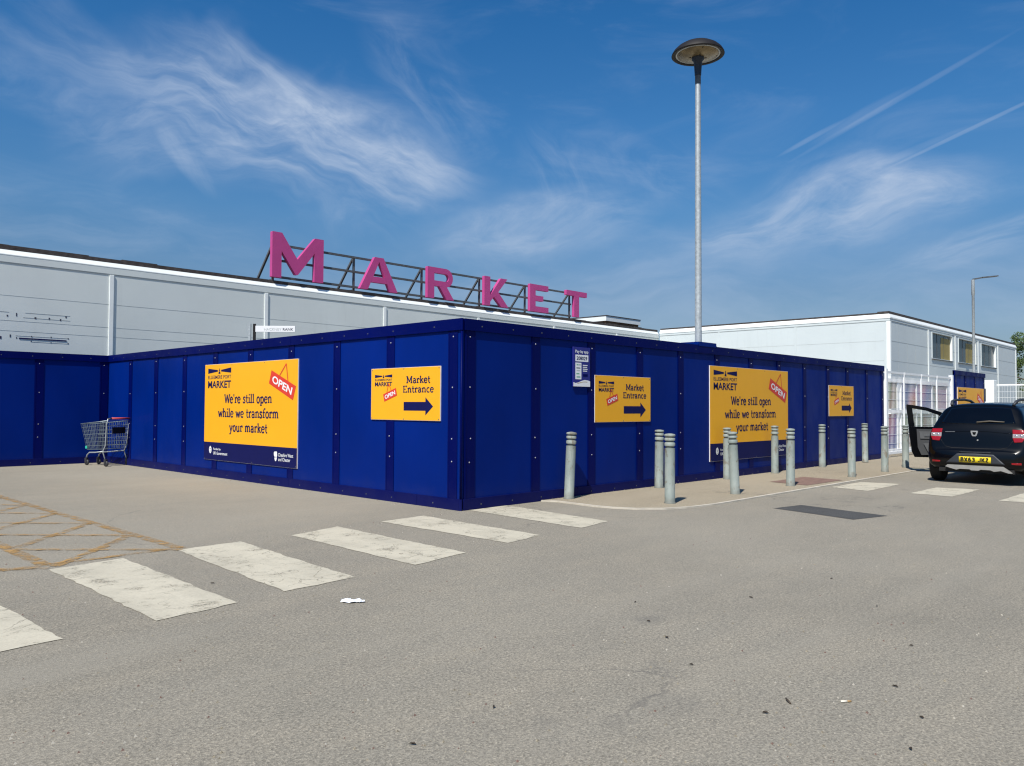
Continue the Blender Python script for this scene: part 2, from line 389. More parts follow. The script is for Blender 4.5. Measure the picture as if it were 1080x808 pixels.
G = {
 'W': (.92, [[(.04,1),(.24,0)],[(.24,0),(.46,.92)],[(.46,.92),(.66,0)],[(.66,0),(.86,1)]], [((-.06,1),(.16,1)),((.74,1),(.96,1)),((.38,.96),(.54,.96))]),
 'M': (.96, [[(.14,0),(.14,1)],[(.14,1),(.46,.18)],[(.46,.18),(.78,1)],[(.78,1),(.78,0)]], [((0,0),(.28,0)),((.64,0),(.92,0)),((0,1),(.16,1)),((.76,1),(.92,1))]),
 'E': (.66, [[(.14,0),(.14,1)]], [((0,1),(.58,1)),((0,0),(.58,0)),((.14,.5),(.42,.5)),((.56,1.03),(.56,.78)),((.56,-.03),(.56,.24))]),
 'e': (.54, [arc(.26,.34,.21,.33,5,322)], [((.05,.36),(.47,.36))]),
 "'": (.20, [[(.08,1.02),(.08,.74)]], []),
 'r': (.44, [[(.13,0),(.13,.66)], arc(.32,.40,.19,.25,165,70,6)], [((0,0),(.30,0)),((.0,.65),(.13,.65)),((.40,.64),(.40,.48))]),
 's': (.46, [[(.38,.52),(.36,.62),(.22,.67),(.09,.61),(.08,.48),(.20,.38),(.33,.30),(.37,.17),(.30,.05),(.18,.01),(.06,.07),(.04,.18)]], []),
 't': (.38, [[(.15,.92),(.15,.15),(.20,.03),(.34,.04)]], [((0,.65),(.34,.65))]),
 'i': (.30, [[(.15,0),(.15,.66)],[(.15,.84),(.15,1.0)]], [((0,0),(.30,0)),((.02,.65),(.15,.65))]),
 'l': (.30, [[(.15,0),(.15,1.02)]], [((0,0),(.30,0)),((.02,1.0),(.15,1.0))]),
 'o': (.54, [arc(.26,.335,.20,.325,0,360,18)], []),
 'p': (.58, [[(.13,-.3),(.13,.66)], arc(.31,.335,.19,.325,150,-150,16)], [((0,-.3),(.28,-.3)),((0,.65),(.13,.65))]),
 'n': (.62, [[(.13,0),(.13,.66)], arc(.30,.44,.17,.22,150,0,8)+[(.47,0)]], [((0,0),(.25,0)),((.36,0),(.60,0)),((0,.65),(.13,.65))]),
 'h': (.62, [[(.13,0),(.13,1.02)], arc(.30,.44,.17,.22,150,0,8)+[(.47,0)]], [((0,0),(.25,0)),((.36,0),(.60,0)),((0,1.0),(.13,1.0))]),
 'm': (.92, [[(.13,0),(.13,.66)], arc(.28,.46,.15,.20,150,0,8)+[(.43,0)], arc(.59,.46,.16,.20,170,0,8)+[(.75,0)]], [((0,0),(.24,0)),((.33,0),(.53,0)),((.65,0),(.88,0)),((0,.65),(.13,.65))]),
 'w': (.76, [[(.06,.66),(.21,0)],[(.21,0),(.37,.60)],[(.37,.60),(.53,0)],[(.53,0),(.68,.66)]], [((-.04,.66),(.16,.66)),((.58,.66),(.78,.66))]),
 'a': (.54, [arc(.22,.19,.16,.18,0,360,14), [(.08,.55),(.14,.65),(.28,.66),(.38,.56),(.38,.0)]], [((.38,.0),(.50,.0))]),
 'f': (.38, [[(.15,0),(.15,.82),(.22,.99),(.40,.97)]], [((0,0),(.32,0)),((0,.65),(.36,.65))]),
 'y': (.58, [[(.08,.66),(.28,.04)],[(.50,.66),(.22,-.28),(.06,-.29)]], [((-.02,.66),(.20,.66)),((.38,.66),(.60,.66))]),
 'u': (.62, [[(.12,.66),(.12,.2)]+arc(.29,.2,.17,.19,180,340,8), [(.46,.66),(.46,0)]], [((0,.65),(.13,.65)),((.34,.65),(.46,.65)),((.46,0),(.58,0))]),
 'k': (.58, [[(.13,0),(.13,1.02)],[(.13,.26),(.42,.64)],[(.25,.40),(.47,0)]], [((0,0),(.26,0)),((.36,0),(.58,0)),((0,1.0),(.13,1.0)),((.32,.65),(.54,.65))]),
 'c': (.48, [arc(.26,.335,.20,.325,48,318)], []),
 ' ': (.30, [], []),
}
def slab(text, x0, x1, zb, cap, y, mat, mb, w=.195, sw=.135):
    """slab-serif lettering: pen strokes with serifs, each stroke a hair in front of the last"""
    tot = sum(G[c][0]+.03 for c in text)-.03; k = (x1-x0)/tot; pen = 0; lay = 0
    def stroke(pts, wd):
        nonlocal lay
        P = [Vector(((x0+(pen+px)*k), zb+pz*cap)) for px, pz in pts]
        lay = (lay+1) % 9; yy = y-lay*.00035
        vs, fs = [], []
        for i, p in enumerate(P):
            t = (P[min(i+1, len(P)-1)]-P[max(i-1, 0)]).normalized(); nrm = Vector((-t.y, t.x))
            e = 0
            # pen is wide across, narrower on the flat, so squeeze with the letter width
            hw = wd/2*cap*(.78+.22*abs(t.y))
            for sg in (1, -1):
                q = p+nrm*hw*sg; vs.append((q.x, yy, q.y))
        for i in range(len(P)-1): fs.append((2*i, 2*i+1, 2*i+3, 2*i+2))
        mb.add(vs, fs, mat)
    for c in text:
        adv, st, se = G[c]
        for s_ in st: stroke(s_, w)
        for a, b_ in se:
            ins = .5*sw
            pa, pb = a, b_
            if abs(a[1]-b_[1]) < .01:          # keep serifs inside the letter height
                zz = a[1]+(ins*.9 if a[1] <= 0 else -ins*.9 if a[1] > .6 else 0)
                pa, pb = (a[0], zz), (b_[0], zz)
            stroke([pa, pb], sw)
        pen += adv+.03

# ------------------------------------------------------------------ signs on the hoarding (local x along the board, front = -y)
def logo(parent, x, z, w, name='logo'):
    k = w/.935; mb = MB()
    mb.flat([(x, z), (x+.40*k, z-.036*k), (x+.40*k, z-.066*k), (x, z-.10*k)], -.0245, M['navy'])
    mb.flat([(x+w, z), (x+w, z-.10*k), (x+w-.40*k, z-.066*k), (x+w-.40*k, z-.036*k)], -.0245, M['navy'])
    c = x+w/2                                          # the little lighthouse
    mb.flat([(c-.020*k, z-.030*k), (c, z-.002*k), (c+.020*k, z-.030*k)], -.0245, M['navy'])
    mb.flat([(c-.022*k, z-.040*k), (c+.022*k, z-.040*k), (c+.026*k, z-.058*k), (c-.026*k, z-.058*k)], -.0245, M['navy'])
    mb.flat([(c-.026*k, z-.066*k), (c+.026*k, z-.066*k), (c+.040*k, z-.112*k), (c-.040*k, z-.112*k)], -.0245, M['navy'])
    sans('ELLESMERE PORT', (x, z-.207*k, x+w, z-.140*k), -.0245, M['navy'], mb, .004)
    sans('MARKET', (x, z-.385*k, x+w, z-.245*k), -.0245, M['navy'], mb, .022)
    return mb.build(name, parent)
def open_tag(parent, quad, strings, txtw):
    mb = MB()
    mb.flat(quad, -.0245, M['red'])
    a, pk, b_ = strings
    for q in (a, b_):
        t = Vector((q[0]-pk[0], q[1]-pk[1])); nrm = Vector((-t.y, t.x)).normalized()*txtw*.012
        mb.flat([(pk[0]+nrm.x, pk[1]+nrm.y), (q[0]+nrm.x, q[1]+nrm.y), (q[0]-nrm.x, q[1]-nrm.y), (pk[0]-nrm.x, pk[1]-nrm.y)], -.0252 if q is a else -.0258, M['red'])
    c = (sum(q[0] for q in quad)/4, sum(q[1] for q in quad)/4)
    ang = math.atan2(quad[1][1]-quad[0][1], quad[1][0]-quad[0][0])
    L = math.dist(quad[0], quad[1]); hgt = math.dist(quad[0], quad[3])
    plaque = mb.build('hanging_tag', parent)
    t = MB(); sans('OPEN', (c[0]-L*.40, c[1]-hgt*.27, c[0]+L*.40, c[1]+hgt*.27), -.0265, M['whiteprint'], t, .025, tilt=(ang, *c))
    t.build('lettering', plaque)
def board(w, h, parent, mat, screws):
    mb = MB()
    mb.box((0, -.0200, -h), (w, -.004, 0), M['signedge'])
    mb.box((.004, -.0220, -h+.004), (w-.004, -.0199, -.004), mat)
    for sx, sz in screws: mb.lathe([(.008, 0), (.008, .002), (.004, .003)], M['screw'], 8, (sx, -.0222, sz), 'y') if False else mb.box((sx-.008, -.0235, sz-.008), (sx+.008, -.0221, sz+.008), M['groovedark'])
    return mb.build('board', parent)
def banner(label, loc, rz, W=3.42, H=1.86):
    t = thing('notice_banner', label, 'sign', loc, rz, 'yellow banners telling that the market is open')
    board(W, H, t, M['yellow'], [(1.1, -.03), (2.3, -.03), (.04, -1.84), (1.9, -1.83), (3.38, -1.83)])
    mb = MB(); mb.flat([(.004, -1.515), (W-.004, -1.515), (W-.004, -H+.004), (.004, -H+.004)], -.0228, M['navy'])
    mb.build('footer_band', t)
    logo(t, .138, -.078, .935)
    for s_, x0, x1, zb in (("We're still open", .83, 2.58, -.752), ('while we transform', .58, 2.815, -1.020), ('your market', 1.03, 2.44, -1.285)):
        mb = MB(); slab(s_, x0, x1, zb, .165, -.0238, M['navy'], mb); mb.build('lettering', t)
    open_tag(t, [(2.555, -.172), (3.362, -.466), (3.270, -.705), (2.470, -.405)], [(2.83, -.27), (3.045, -.073), (3.105, -.372)], 1.)
    # funder's round crest and the council's shield with their lines
    mb = MB()
    mb.flat([(.275+.052*COS(2*PI*k/16), -1.665+.070*SIN(2*PI*k/16)) for k in range(16)], -.0238, M['whiteprint'])
    mb.flat([(.262, -1.61), (.275, -1.585), (.288, -1.61)], -.0240, M['whiteprint'])
    for k, zz in enumerate((-1.64, -1.67, -1.70)): mb.flat([(.25+.006*k, zz), (.298-.006*k, zz), (.298-.006*k, zz-.009), (.25+.006*k, zz-.009)], -.0246, M['navy'])
    mb.build('crest', t)
    mb = MB(); sans('Funded by', (.40, -1.678, .70, -1.622), -.0238, M['whiteprint'], mb, .012); mb.build('lettering', t); mb = MB(); sans('UK Government', (.40, -1.752, .97, -1.694), -.0238, M['whiteprint'], mb, .012)
    mb.build('lettering', t)
    mb = MB()
    mb.flat([(2.668, -1.62), (2.70, -1.595), (2.735, -1.60), (2.772, -1.595), (2.782, -1.66), (2.765, -1.70), (2.772, -1.72), (2.745, -1.765), (2.715, -1.765), (2.69, -1.72), (2.70, -1.70), (2.672, -1.66)], -.0238, M['whiteprint'])
    mb.flat([(2.70, -1.69), (2.75, -1.69), (2.75, -1.70), (2.70, -1.70)], -.0244, M['navy'])
    mb.build('shield', t)
    mb = MB(); sans('Cheshire West', (2.815, -1.682, 3.30, -1.620), -.0238, M['whiteprint'], mb, .006); mb.build('lettering', t); mb = MB(); sans('and Chester', (2.815, -1.760, 3.21, -1.698), -.0238, M['whiteprint'], mb, .006)
    mb.build('lettering', t)
    return t
def arrow_sign(label, loc, rz, W=1.58, H=.762):
    t = thing('direction_sign', label, 'sign', loc, rz, 'yellow market entrance signs')
    board(W, H, t, M['yellow'], [(.025, -.025), (.78, -.02), (1.55, -.025), (.025, -.74), (.78, -.745), (1.55, -.74)])
    logo(t, .096, -.093, .415)
    open_tag(t, [(.299, -.386), (.602, -.292), (.628, -.404), (.330, -.494)], [(.387, -.358), (.430, -.225), (.488, -.325)], .45)
    mb = MB(); slab('Market', .842, 1.372, -.228, .100, -.0238, M['navy'], mb); mb.build('lettering', t)
    mb = MB(); slab('Entrance', .764, 1.447, -.362, .098, -.0238, M['navy'], mb); mb.build('lettering', t)
    mb = MB(); mb.flat([(.784, -.498), (1.268, -.498), (1.268, -.433), (1.431, -.561), (1.268, -.687), (1.268, -.622), (.784, -.622)], -.0238, M['navy'])
    mb.build('arrow', t)
    return t

# ------------------------------------------------------------------ hoarding
HT = 2.585
def hoarding(label, loc, rz, L, strips, joints=(), start=0., height=HT):
    t = thing('site_hoarding', label, 'hoarding', loc, rz, 'blue plywood hoarding walls')
    edges = [0] + [c for c in strips if .5 < c < L-.5] + [L]
    for a, b_ in zip(edges, edges[1:]):
        mb = MB(); mb.box((a+(start if a == 0 else .002), random.uniform(-.0025, .0025), .02), (b_-.002, .045, height-.03), M['panel']); mb.build('board_panel', t)
    for c in strips:
        mb = MB(); w = .095
        mb.box((max(0.03, c-w), -.012, .15), (min(L, c+w), -.0035, height-.15), M['trim'])
        mb.box((c-w*.82, -.015, .15), (c-w*.66, -.0121, height-.15), M['trim'])
        for z in (2.33, 1.66, .95, .65):
            zz = z+random.uniform(-.015, .015); xx = c+random.uniform(-.012, .012)
            mb.lathe([(.011, 0), (.010, -.004), (.004, -.006)], M['screw'], 8, (xx, -.0121, zz), 'y')
        mb.build('joint_strip', t, .003)
    for nm, z0, z1 in (('fascia', height-.158, height), ('skirting', .0, .152)):
        js = [0] + sorted(joints) + [L]
        for a, b_ in zip(js, js[1:]):
            mb = MB()
            mb.box((a+(.03 if a == 0 and start else 0), -.032, z0), (b_-.004, .05 if nm == 'fascia' else -.0036, z1), M['trim'])
            x = a+.35
            while x < b_-.1:
                mb.box((x-.009, -.0345, (z0+z1)/2-.020), (x+.009, -.0321, (z0+z1)/2-.002), M['frame']); x += .62
            mb.build(nm, t, .006)
    x = .7                                             # timber framing behind
    while x < L:
        mb = MB(); mb.box((x-.03, .0455, .0), (x+.03, .14, height-.1), M['brick']); mb.build('timber_stud', t); x += 2.44
    return t
LL, LR = 12.58, 16.03
strL = sorted(LL-y for y in (11.235, 9.825, 8.41, 7.055, 5.685, 4.285, 2.92, 1.535, .165))
strR = [.15, 1.48, 2.815, 4.16, 5.47, 6.80, 8.20, 9.50, 10.83, 12.17, 13.40, 14.75, 15.92]
hl = hoarding('sunlit blue hoarding wall left of the corner, beside the shopping trolley', (0, LL, 0), R(-90), LL, strL, (3.9, 8.3, 11.7))
hr = hoarding('long blue hoarding wall running behind the row of bollards', (0, 0, 0), 0, LR, strR, (2.44, 5.0, 9.9, 13.2), .05)
mb = MB()                                              # rounded corner pieces
for z0, z1 in ((HT-.158, HT+.001), (-.001, .153)):
    n = 8; poly = [(.03, .0)] + [(-.002+.032*0 + .031*(1-1)+.0 + (.031)*COS(R(180+90*i/n))+.0, .0+.031*SIN(R(180+90*i/n))) for i in range(n+1)]
    pts = [(x+.0, y) for x, y in poly]
    vs = [(x, y, z0) for x, y in pts] + [(x, y, z1) for x, y in pts]; k = len(pts)
    mb.add(vs, [tuple(range(k))[::-1], tuple(range(k, 2*k))] + [(i, (i+1) % k, k+(i+1) % k, k+i) for i in range(k)], M['trim'], False)
mb.tube([(-.004, -.004, .153), (-.004, -.004, HT-.158)], .018, M['trim'], 12)
mb.build('corner_post', hr)
mb = MB(); mb.box((6.07, -.040, HT-.02), (6.72, .36, HT+.062), M['panel'])
mb.box((6.05, -.034, HT-.14), (6.74, -.0325, HT+.02), M['trim']); mb.build('post_boxing', hr, .006)
hb = hoarding('dark blue hoarding wall behind the shopping trolley at the left edge', (-12.0, LL, 0), 0, 12.04, [1.1, 2.45, 3.8, 5.1, 6.45, 7.8, 9.15, 10.48, 11.88], (3, 7.5), 0, 2.58)

# ------------------------------------------------------------------ signs placed
banner('large yellow open banner in the sun on the left hoarding', (0, 7.46, 2.19), R(-90))
banner('large yellow open banner behind the bollards on the right hoarding', (6.50, 0, 2.213), 0)
arrow_sign('yellow entrance arrow sign nearest the hoarding corner on its sunlit left side', (0, 1.985, 1.955), R(-90))
arrow_sign('yellow entrance arrow sign right of the blue pay sign', (2.89, 0, 1.913), 0)
arrow_sign('yellow entrance arrow sign at the far end of the long hoarding', (12.20, 0, 1.963), 0)
t = thing('pay_sign', 'small blue and white pay by app parking sign on the hoarding', 'sign', (2.325, 0, 2.335))
mb = MB(); mb.box((0, -.034, -.62), (.425, -.0125, 0), M['payblue']); mb.build('board', t, .004)
mb = MB(); sans('Pay by app', (.05, -.105, .375, -.045), -.036, M['whiteprint'], mb, .02); mb.build('lettering', t)
mb = MB(); mb.flat([(.05, -.12), (.375, -.12), (.375, -.225), (.05, -.225)], -.0355, M['whiteprint'])
w_ = mb.build('number_box', t)
mb = MB(); sans('208029', (.08, -.202, .345, -.145), -.037, M['navy'], mb, .02); mb.build('lettering', w_)
mb = MB(); mb.flat([(.05, -.245), (.20, -.245), (.20, -.505), (.05, -.505)], -.0355, M['whiteprint'])
for i, (zz, a, b_, mm) in enumerate([(-.27, .08, .13, 'greenprint'), (-.27, .15, .175, 'navy'), (-.32, .075, .175, 'groovedark'), (-.36, .08, .17, 'groove'), (-.41, .075, .15, 'greenprint'), (-.46, .08, .175, 'greenprint')]):
    mb.flat([(a, zz), (b_, zz), (b_, zz-.016), (a, zz-.016)], -.0365, M[mm])
for i, zz in enumerate((-.275, -.305, -.335, -.365)): mb.flat([(.235, zz), (.355-.012*(i % 2), zz), (.355-.012*(i % 2), zz-.014), (.235, zz-.014)], -.0362, M['whiteprint'])
mb.flat([(.24, -.42), (.36, -.42), (.36, -.46), (.24, -.46)], -.0362, M['trim'])
mb.build('notice_panel', t)
mb = MB(); mb.flat([(0.003, -.617), (.422, -.617), (.422, -.53), (.36, -.517), (.28, -.512), (.20, -.53), (.12, -.556), (.05, -.565), (.003, -.55)], -.0355, M['whiteprint'])
for i in range(5):
    x0, x1 = .10+.05*i, .15+.05*i; f_ = lambda x: -.568+.030*SIN((x-.10)*8)
    mb.flat([(x0, f_(x0)), (x1, f_(x1)), (x1, f_(x1)-.008), (x0, f_(x0)-.008)], -.0365, M['gold'])
mb.build('wave_band', t)

# ------------------------------------------------------------------ buildings
def facade(name, x0, x1, y, ztop, parent, drop, pil, grooves, xg=None):
    """cladding wall along x with front at y: fascia, sloped coping, roof felt edge, cover strips, panel joints"""
    mb = MB(); mb.box((x0, y, 0), (x1, y+.25, ztop-.30), M['clad']); mb.build('wall', parent)
    mb = MB()
    for z in grooves: mb.box((x0+.02, y-.003, z-.0035), (x1-.02, y-.001, z+.0035), M['groove'])
    mb.build('panel_joint', parent)
    mb = MB(); mb.box((x0, y-.016, ztop-.40), (x1, y+.2, ztop-.235), M['clad'])
    mb.box((x0, y-.010, ztop-.425), (x1, y+.1, ztop-.4005), M['groove'])  # grey strip painted in as the shadow line under the fascia
    pr = [(y+.2, ztop-.234), (y-.020, ztop-.234), (y-.020, ztop-.215), (y+.055, ztop-.100), (y+.2, ztop-.09)]
    vs = [(x0-.0, a, z) for a, z in pr] + [(x1, a, z) for a, z in pr]; k = len(pr)
    mb.add(vs, [tuple(range(k)), tuple(range(k, 2*k))[::-1]] + [(i, k+i, k+(i+1) % k, (i+1) % k) for i in range(k)], M['white'])
    mb.build('fascia', parent)
    mb = MB(); mb.box((x0, y+.07, ztop-.095), (x1, y+.45, ztop), M['roof'])
    x = x0
    while x < x1:
        w = random.uniform(.3, 1.4); mb.box((x, y+.052, ztop-.10), (min(x+w, x1), y+.3, ztop+random.uniform(-.02, .022)), M['roof']); x += w
    mb.build('roof_edge', parent)
    for p_ in pil:
        mb = MB(); mb.box((p_-.055, y-.030, 0), (p_+.055, y-.0005, ztop-.426), M['white']); mb.build('cover_strip', parent, .008)
bld = thing('market_hall', 'long low pale grey clad hall behind the hoarding under the pink letters', 'building', (0, 13.6, 0))
facade('hall', -30, 25.5, 0, 5.13, bld, 0, [-30+.1+.0]+[round(.38+4.345*i, 2) for i in range(-6, 6) if i != 99], [3.95, 3.36, 3.12-.0])
mb = MB(); mb.box((-30, .45, 0), (25.5, 28, 4.95), M['roof']); mb.build('roof', bld)
mb = MB()                                              # stubs and cable left by an old sign
for x, z, w, h in [(-1.93,3.47,.04,.05),(-1.74,3.51,.03,.10),(-1.34,3.46,.06,.05),(-1.04,3.47,.04,.06),(-.79,3.46,.04,.06),(-.67,3.54,.04,.06),(-2.06,2.95,.06,.08),(-1.86,3.0,.035,.08),(-1.73,2.96,.03,.04),(-1.41,3.01,.03,.04),(-1.42,2.90,.03,.04),(-.99,3.02,.03,.04),(-.99,2.89,.03,.03),(-.61,3.01,.04,.03),(-.61,2.89,.04,.03),(-2.3,3.5,.05,.05),(-2.6,3.0,.05,.06),(-2.9,3.5,.04,.08)]:
    mb.box((x-w*.32, -.005, z-h*.4), (x+w*.32, -.001, z+h*.4), M['mark'])
mb.build('old_sign_fixings', bld); mb = MB(); mb.bar((-1.68, -.006, 2.955), (-.65, -.006, 2.955), .008, .028, M['navy']); mb.build('old_sign_rail', bld); mb = MB()
for x0, x1, z in ((-1.56, -.58, 3.57), (-1.6, -.58, 3.455), (-1.75, -.6, 3.015), (-1.4, -.6, 2.885), (-2.6, -1.9, 3.56)): mb.box((x0, -.004, z-.005), (x1, -.0012, z+.005), M['groove'])
mb.build('old_sign_outline', bld)
plant = thing('roof_plant_room', 'small flat roofed brick plant room on the hall roof right of the letters', 'plant room', (25.84, 17, 4.95))
mb = MB(); mb.box((.08, .08, 0), (3.0, 3.4, .92), M['brick']); mb.build('wall', plant)
mb = MB(); mb.box((0, 0, .90), (3.08, 3.5, 1.15), M['white']); mb.build('fascia', plant)
mb = MB(); mb.box((-.02, -.02, 1.151), (3.10, 3.52, 1.19), M['roof']); mb.build('roof', plant)
# second block: white end wall to the left, windows to the right
wing = thing('retail_block', 'white ended flat roofed block with three high windows behind the mesh fence', 'building', (25.52, 2.95, 0))
WL, WD = 21.1, 10.6
mb = MB()
mb.box((.02, .02, 0), (WL, .22, 3.60), M['clad2']); mb.box((.02, .02, 4.78), (WL, .22, 4.98), M['clad2'])
wins = [(5.30, 8.36), (9.36, 12.46), (13.42, 16.42)]
xs = [.02] + [v for w_ in wins for v in w_] + [WL]
for a, b_ in zip(xs[::2], xs[1::2]): mb.box((a, .021, 3.601), (b_, .221, 4.779), M['clad2'])
mb.box((.02, .222, 0), (.20, WD, 4.98), M['clad2']); mb.box((WL-.2, .222, 0), (WL, WD, 4.98), M['clad2'])
mb.build('wall', wing)
mb = MB()
for z in (4.06, 3.28): mb.box((-.001+.018, .24, z-.007), (.0185, WD, z+.007), M['groove'])
for z in (4.06, 3.28):
    for a, b_ in zip(xs[::2], xs[1::2]) if z > 3.5 else [(.02, WL)]: mb.box((a+.03, .0165, z-.008), (b_-.03, .0185, z+.008), M['groove'])
for x, z0, z1 in ((.98, 3.28, 4.8), (2.1, 2.6, 4.06), (1.0, 2.5, 3.28), (3.1, 3.3, 4.0)): mb.box((x-.006, .0163, z0), (x+.006, .0184, z1), M['groove'])
mb.build('panel_joint', wing)
mb = MB()
def fasc(pts0, pts1):
    k = len(pts0); mb.add(pts0+pts1, [tuple(range(k)), tuple(range(k, 2*k))[::-1]] + [(i, k+i, k+(i+1) % k, (i+1) % k) for i in range(k)], M['white'])
pr = [(.2, 4.94), (-.015, 4.94), (-.015, 4.985), (.055, 5.12), (.2, 5.14)]
fasc([(a, a, z) for a, z in pr], [(WL+.05, a, z) for a, z in pr])
fasc([(a, WD, z) for a, z in pr], [(a, a, z) for a, z in pr])
mb.box((.002, .002, 4.845), (WL+.02, .019, 4.939), M['clad2']); mb.box((.002, .0195, 4.845), (.019, WD, 4.939), M['clad2'])
mb.box((.010, .010, 4.825), (WL+.01, .0195, 4.8445), M['groove']); mb.box((.010, .02, 4.825), (.0195, WD, 4.8445), M['groove'])  # grey strips standing in for the shadow line below this fascia
mb.build('fascia', wing)
mb = MB(); mb.box((.06, .06, 5.13), (WL, .5, 5.225), M['roof']); mb.box((.06, .501, 5.13), (.5, WD, 5.19), M['roof']); mb.box((.501, .501, 4.9), (WL, WD, 5.0), M['roof']); mb.build('roof', wing)
for x in (4.80, 8.84, 12.86, 16.86, WL-.08):
    mb = MB(); mb.box((x-.075, -.012, 0), (x+.075, .0155, 4.824), M['white']); mb.build('cover_strip', wing, .01)
mb = MB(); mb.box((-.012, -.012, 0), (.12, .0155, 4.823), M['white']); mb.box((-.0125, .0156, 0), (.0155, .14, 4.823), M['white']); mb.build('corner_trim', wing, .008)
for y in (3.84, 7.44):
    mb = MB(); mb.box((.008, y-.05, 0), (.0185, y+.05, 4.824), M['clad2']); mb.build('cover_strip', wing, .01)
for i, (a, b_) in enumerate(wins):
    mb = MB()
    for q in (((a, -.004, 3.60), (b_, .12, 3.63)), ((a, -.004, 4.75), (b_, .12, 4.78)), ((a, -.004, 3.631), (a+.05, .12, 4.749))): mb.box(*q, M['clad2'])
    mb.box((b_-.05, -.004, 3.631), (b_, .12, 4.749), M['white'])  # right jamb alone in white: sunlight on that reveal put into its colour
    mb.box((a-.05, -.03, 3.57), (b_+.05, .01, 3.599), M['frame'])
    w_ = mb.build('window', wing)
    mb = MB(); mb.box((a+.05, .105, 3.63), (b_-.05, .119, 4.75), M['window'])
    for k in (1, 2): mb.bar((a+.05+(b_-a-.1)*k/3, .099, 3.63), (a+.05+(b_-a-.1)*k/3, .099, 4.75), .03, .010, M['frame'])
    mb.build('pane', w_)
    if i < 2:
        mb = MB(); mb.box((a+1.62, .096, 3.635), (b_-.055, .1035, 4.62), M['blind']); mb.build('blind', w_)

# ------------------------------------------------------------------ rooftop letters
sign = thing('rooftop_sign', 'pink capital letters spelling market on a steel frame along the hall roof', 'sign', (0, 13.55, 5.13))
def letter(name, poly, lab, holes=None):
    mb = MB()
    for q in poly: mb.prism([(x, z-5.13) for x, z in q], 0, .13, M['pink'])
    return mb.build('letter', sign, .012, lab)
def rect(x0, x1, z0, z1): return [(x0, z0), (x1, z0), (x1, z1), (x0, z1)]
b0 = 5.215; T = 6.315
letter('letter', [[(4.87,b0),(5.18,b0),(5.18,6.02),(5.66,5.36),(5.74,5.36),(6.32,6.10),(6.32,b0),(6.64,b0),(6.64,6.57),(6.33,6.57),(5.72,5.83),(5.19,6.57),(4.87,6.57)]], 'large pink letter M')
letter('letter', [[(8.02,b0),(8.33,b0),(8.46,5.49),(9.12,5.49),(9.25,b0),(9.57,b0),(8.98,T),(8.61,T)][:2]+[(8.455,5.482),(9.13,5.482),(9.255,b0),(9.57,b0),(8.98,T),(8.885,T),(8.885,5.98-.02),(9.03,5.68),(8.56,5.68),(8.80,6.16),(8.80,T),(8.61,T)]] if False else
       [[(8.02,b0),(8.34,b0),(8.79,6.17),(8.79,T),(8.61,T)], [(8.791,T),(8.791,6.17),(9.25,b0),(9.57,b0),(8.97,T)], [(8.455,5.47),(9.125,5.47),(9.035,5.665),(8.55,5.665)]], 'pink letter A')
hx, hz, ro, ri = 11.75, 5.985, .33, .135
outer = [(10.89,b0),(11.20,b0),(11.20,5.655)]
Rp = [(11.201,5.655),(11.201,5.85),(11.75,5.85)] + [(hx+ri*COS(R(a)), hz+ri*SIN(R(a))) for a in range(-75, 76, 15)] + [(11.75,6.12),(11.201,6.12),(11.201,T),(11.75,T)] + [(hx+ro*COS(R(a)), hz+ro*SIN(R(a))) for a in range(75, -76, -15)] + [(11.75,5.655)]
letter('letter', [[(10.89,b0),(11.20,b0),(11.20,T),(10.89,T)], Rp, [(11.44,5.653),(11.80,5.653),(12.14,b0),(11.78,b0)]], 'pink letter R')
letter('letter', [rect(13.68,13.99,b0,T), [(13.991,5.60),(14.56,T),(14.92,T),(14.42,5.77),(14.99,b0),(14.60,b0),(14.19,5.57),(13.991,5.36)]], 'pink letter K')
letter('letter', [[(16.23,b0),(17.35,b0),(17.35,5.435),(16.56,5.435),(16.56,5.66),(17.03,5.66),(17.03,5.87),(16.56,5.87),(16.56,6.095),(17.34,6.095),(17.34,T),(16.23,T)]], 'pink letter E')
letter('letter', [[(18.50,6.105),(19.01,6.105),(19.01,b0),(19.34,b0),(19.34,6.105),(19.87,6.105),(19.87,T),(18.50,T)]], 'pink letter T')
for z in (6.22, 5.75, 5.25):
    mb = MB(); mb.bar((4.95, .165, z-5.13), (18.97, .165, z-5.13), .06, .065, M['frame']); mb.build('rail', sign)
for x in (5.02, 7.93, 10.80, 13.62, 16.16, 18.95):
    mb = MB(); mb.bar((x, .23, -.06), (x, .23, 1.12), .06, .06, M['frame']); mb.build('post', sign)
    mb = MB(); mb.bar((x, .265, 1.09), (x, 1.25, .0), .06, .06, M['frame']); mb.bar((x, .26, .02), (x, 1.35, .02), .06, .06, M['frame']); mb.build('brace', sign)

# ------------------------------------------------------------------ lamp column behind the hoarding
lamp = thing('street_lamp', 'tall galvanised lamp column with dark mushroom head rising behind the hoarding', 'street lamp', (6.40, .17, 0))
mb = MB(); mb.lathe([(.085, 0), (.085, 1.2), (.070, 1.25), (.062, 4.5), (.052, 7.73)], M['galv'], 20); mb.build('column', lamp)
mb = MB(); mb.lathe([(.056, 7.731), (.056, 7.90)], M['frame'], 20); mb.lathe([(.062, 7.901), (.072, 8.05), (.080, 8.17), (.12, 8.22), (.12, 8.25)], M['spigot'], 20); mb.build('spigot', lamp)
hd = MB(); hd.lathe([(.425, 8.335), (.44, 8.312), (.500, 8.300), (.510, 8.306), (.506, 8.322), (.470, 8.385), (.40, 8.452), (.30, 8.512), (.18, 8.552), (.08, 8.566), (.01, 8.568)], M['lampblack'], 40)
hh = hd.build('lamp_head', lamp)
mb = MB(); mb.lathe([(.10, 8.252), (.22, 8.258), (.33, 8.280), (.395, 8.315)], M['lens'], 40)
